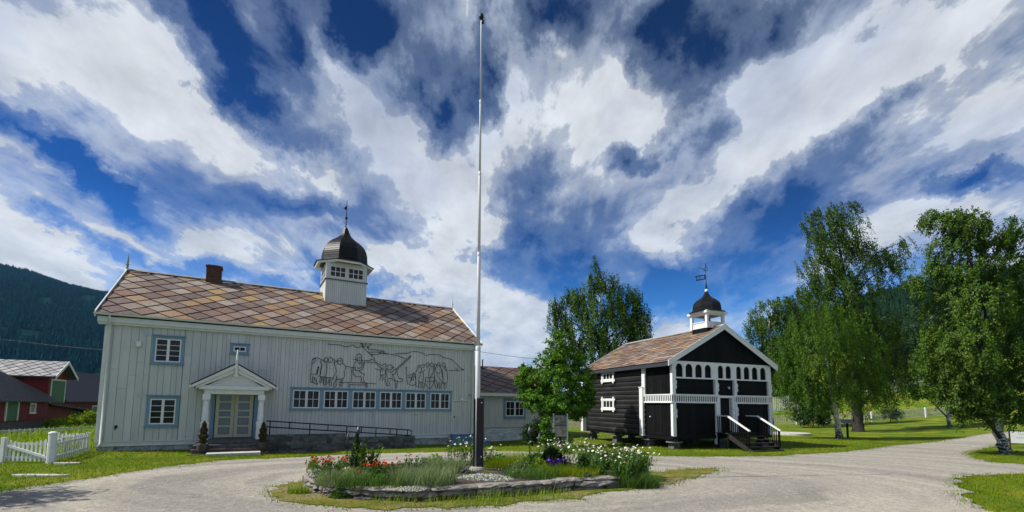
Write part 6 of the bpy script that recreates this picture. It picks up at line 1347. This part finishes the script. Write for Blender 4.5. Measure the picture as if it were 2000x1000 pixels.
torch('taller metal garden torch behind the dwarf conifer', 697, 915, 1.20, 1.15); torch('thin garden torch beside the red flowers at the left', 677, 918, 1.04, .7); torch('garden torch right of the flagpole among the daisies', 1034, 908, 1.18, 1.1); torch('shorter garden torch left of the dark leafy shrub', 1053, 910, .98, .75)
# ------------------------------------------------------------------ signs, slabs, posts, cables
b = G(1094.5, 872); root = empty('notice_board', 'weathered grey notice board on two metal posts before the young tree', 'sign', tuple(map(float, b)), .05)
for x in (-.35, .35): p = MB(); p.box(x - .035, x + .035, -.035, .035, -.1, 1.66); p.build('post', MT['metal'], root)
p = MB(); p.box(-.31, .31, -.03, .01, .50, 1.58); bd = p.build('panel', mat('weathered notice panel', (.20, .19, .17), .7, .7, 6, stain=((.50, .49, .46), 2.2, .62, .70)), root)
p = MB(); p.box(-.33, .33, -.04, .02, 1.06, 1.09); p.box(-.33, .33, -.04, .02, .47, .50); p.box(-.33, .33, -.04, .02, 1.58, 1.61); p.build('panel_frame', MT['wood'], root)
b = Gh(1656, 856); root = empty('lectern_sign', 'brown slanted information lectern on one post beside the white birch trunk', 'sign', tuple(map(float, b)), -.4); p = MB(); p.box(-.06, .06, -.05, .05, -.1, 1.12); p.build('post', MT['wood'], root); p = MB(); p.prism([(-.36, -.26, 1.05), (.36, -.26, 1.05), (.36, .26, 1.28), (-.36, .26, 1.28)], (0, -.02, .04)); p.build('panel', MT['greywood'], root)
b = Gh(1546, 849); m_ = MB(); rr_ = random.Random(3); nn_ = 40; kk = [(1 + rr_.uniform(-.015, .015)) for _ in range(nn_)]
m_.prism([(1.30 * k * math.cos(6.2832 * i / nn_), 1.30 * k * math.sin(6.2832 * i / nn_), -.05) for i, k in enumerate(kk)], (0, 0, .21)); o = m_.build('round_slab', MT['slab'], None, bevel=.02); o.location = tuple(map(float, b)); tag(o, 'large round pale stone slab lying in the grass right of the storehouse stair', 'stone slab')
b = Gh(2005, 874); root = empty('sign_board', 'white sign board in a dark frame at the right edge beside the leaning birch', 'sign', tuple(map(float, b)), -.35)
p = MB(); p.box(-.68, .68, -.02, .02, .22, .90); p.build('panel', MT['white'], root); p = MB(); p.box(-.72, -.68, -.03, .03, -.1, .94); p.box(.68, .72, -.03, .03, -.1, .94); p.box(-.68, .68, -.03, .03, .90, .94); p.box(-.68, .68, -.03, .03, .18, .22); p.build('frame', MT['wood'], root)
p = MB()
for z, x0, x1 in ((.74, -.35, .30), (.69, -.30, .40), (.55, -.42, -.1), (.55, .0, .40), (.50, -.42, -.15), (.50, .0, .34)):
    x = x0
    while x < x1: w = rr_.uniform(.03, .09); p.box(x, x + w, -.024, -.0205, z, z + .028); x += w + .018
p.build('faint_writing', mat('faded lettering', (.45, .46, .48), .7), root)
for px, py, lab in ((1975, 868, 'small black ground spotlight left of the white sign board'),):
    b = Gh(px, py); root = empty('spotlight', lab, 'spotlight', tuple(map(float, b)), .3); p = MB(); p.tube([(0, 0, 0), (0, 0, .18)], .02, 6); p.lathe([(.10, -.0), (.09, .03)], 10); p.build('stake', MT['dark'], root); p = MB(); p.box(-.13, .13, -.08, .06, .24, .38); p.box(-.02, .02, -.02, .02, .16, .24); p.build('lamp_head', MT['dark'], root, bevel=.01)
for px, py, sx, sy, lab in ((130, 906, .42, .16, 'flat grey slab in the grass before the picket gate'), (78, 930, .75, .14, 'long flat slab in the lawn near the left edge')):
    b = G(px, py); m_ = MB(); nn_ = 14; m_.prism([(sx * (1 + rr_.uniform(-.1, .1)) * math.cos(6.2832 * i / nn_), sy * (1 + rr_.uniform(-.15, .15)) * math.sin(6.2832 * i / nn_), -.03) for i in range(nn_)], (0, 0, .075)); o = m_.build('paving_slab', MT['slab']); o.location = tuple(map(float, b)); tag(o, lab, 'paving slab')
b = at(1547, 780, 72); b[2] = float(H(b[0], b[1])); p = MB(); zt = float(at(1547, 738, 72)[2]) - b[2]; p.lathe([(.13, -.2), (.11, zt), (.02, zt + .05)], 8); p.box(-.35, .35, -.05, .05, zt - .5, zt - .4); o = p.build('utility_pole', MT['white']); o.location = tuple(map(float, b)); tag(o, 'pale post standing among the bushes right of the storehouse', 'pole')
b = at(1768, 742, 120); b[2] = float(H(b[0], b[1])); zt = float(at(1768, 744, 120)[2]) - b[2]; root = empty('field_shed', 'long low white roofed shed on the slope between the birches', 'shed', tuple(map(float, b)), -.3); p = MB(); p.box(-5, 5, -1.5, 1.5, -1, zt); p.build('wall', MT['greywood'], root); p = MB(); p.prism([(-5.3, -1.9, zt), (-5.3, 1.9, zt), (-5.3, 0, zt + .9)], (10.6, 0, 0)); p.build('roof', MT['white'], root)
def cable(label, a, b, sag, r=.012):
    a, b = np.array(a), np.array(b); p = MB(); p.tube([a + (b - a) * u_ - np.array([0, 0, sag * 4 * u_ * (1 - u_)]) for u_ in np.linspace(0, 1, 14)], r, 5); return tag(p.build('cable', MT['dark']), label, 'cable')
hc = toW(HALL, 17.1, .1); cable('thin cable from the hall corner towards the birch behind the storehouse', (hc[0], hc[1], 5.3), at(1180, 706, 43), .25)
cable('overhead wire crossing before the wooded hill above the barns', at(-80, 650, 60), at(300, 690, 52), .3, .009)

# ------------------------------------------------------------------ a little air between here and the far hill
hm = bpy.data.materials.new('haze air'); hm.use_nodes = True; t = hm.node_tree; t.nodes.remove(t.nodes['Principled BSDF'])
pv = N(t, 'ShaderNodeVolumePrincipled'); pv.inputs['Color'].default_value = (.25, .60, 1.0, 1); pv.inputs['Density'].default_value = .00007; pv.inputs['Anisotropy'].default_value = .0
L(t, pv.outputs[0], t.nodes['Material Output'].inputs['Volume'])
b = MB(); b.box(-3200, 3200, -120, 3200, -3, 460); tag(b.build('haze', hm), kind='stuff')
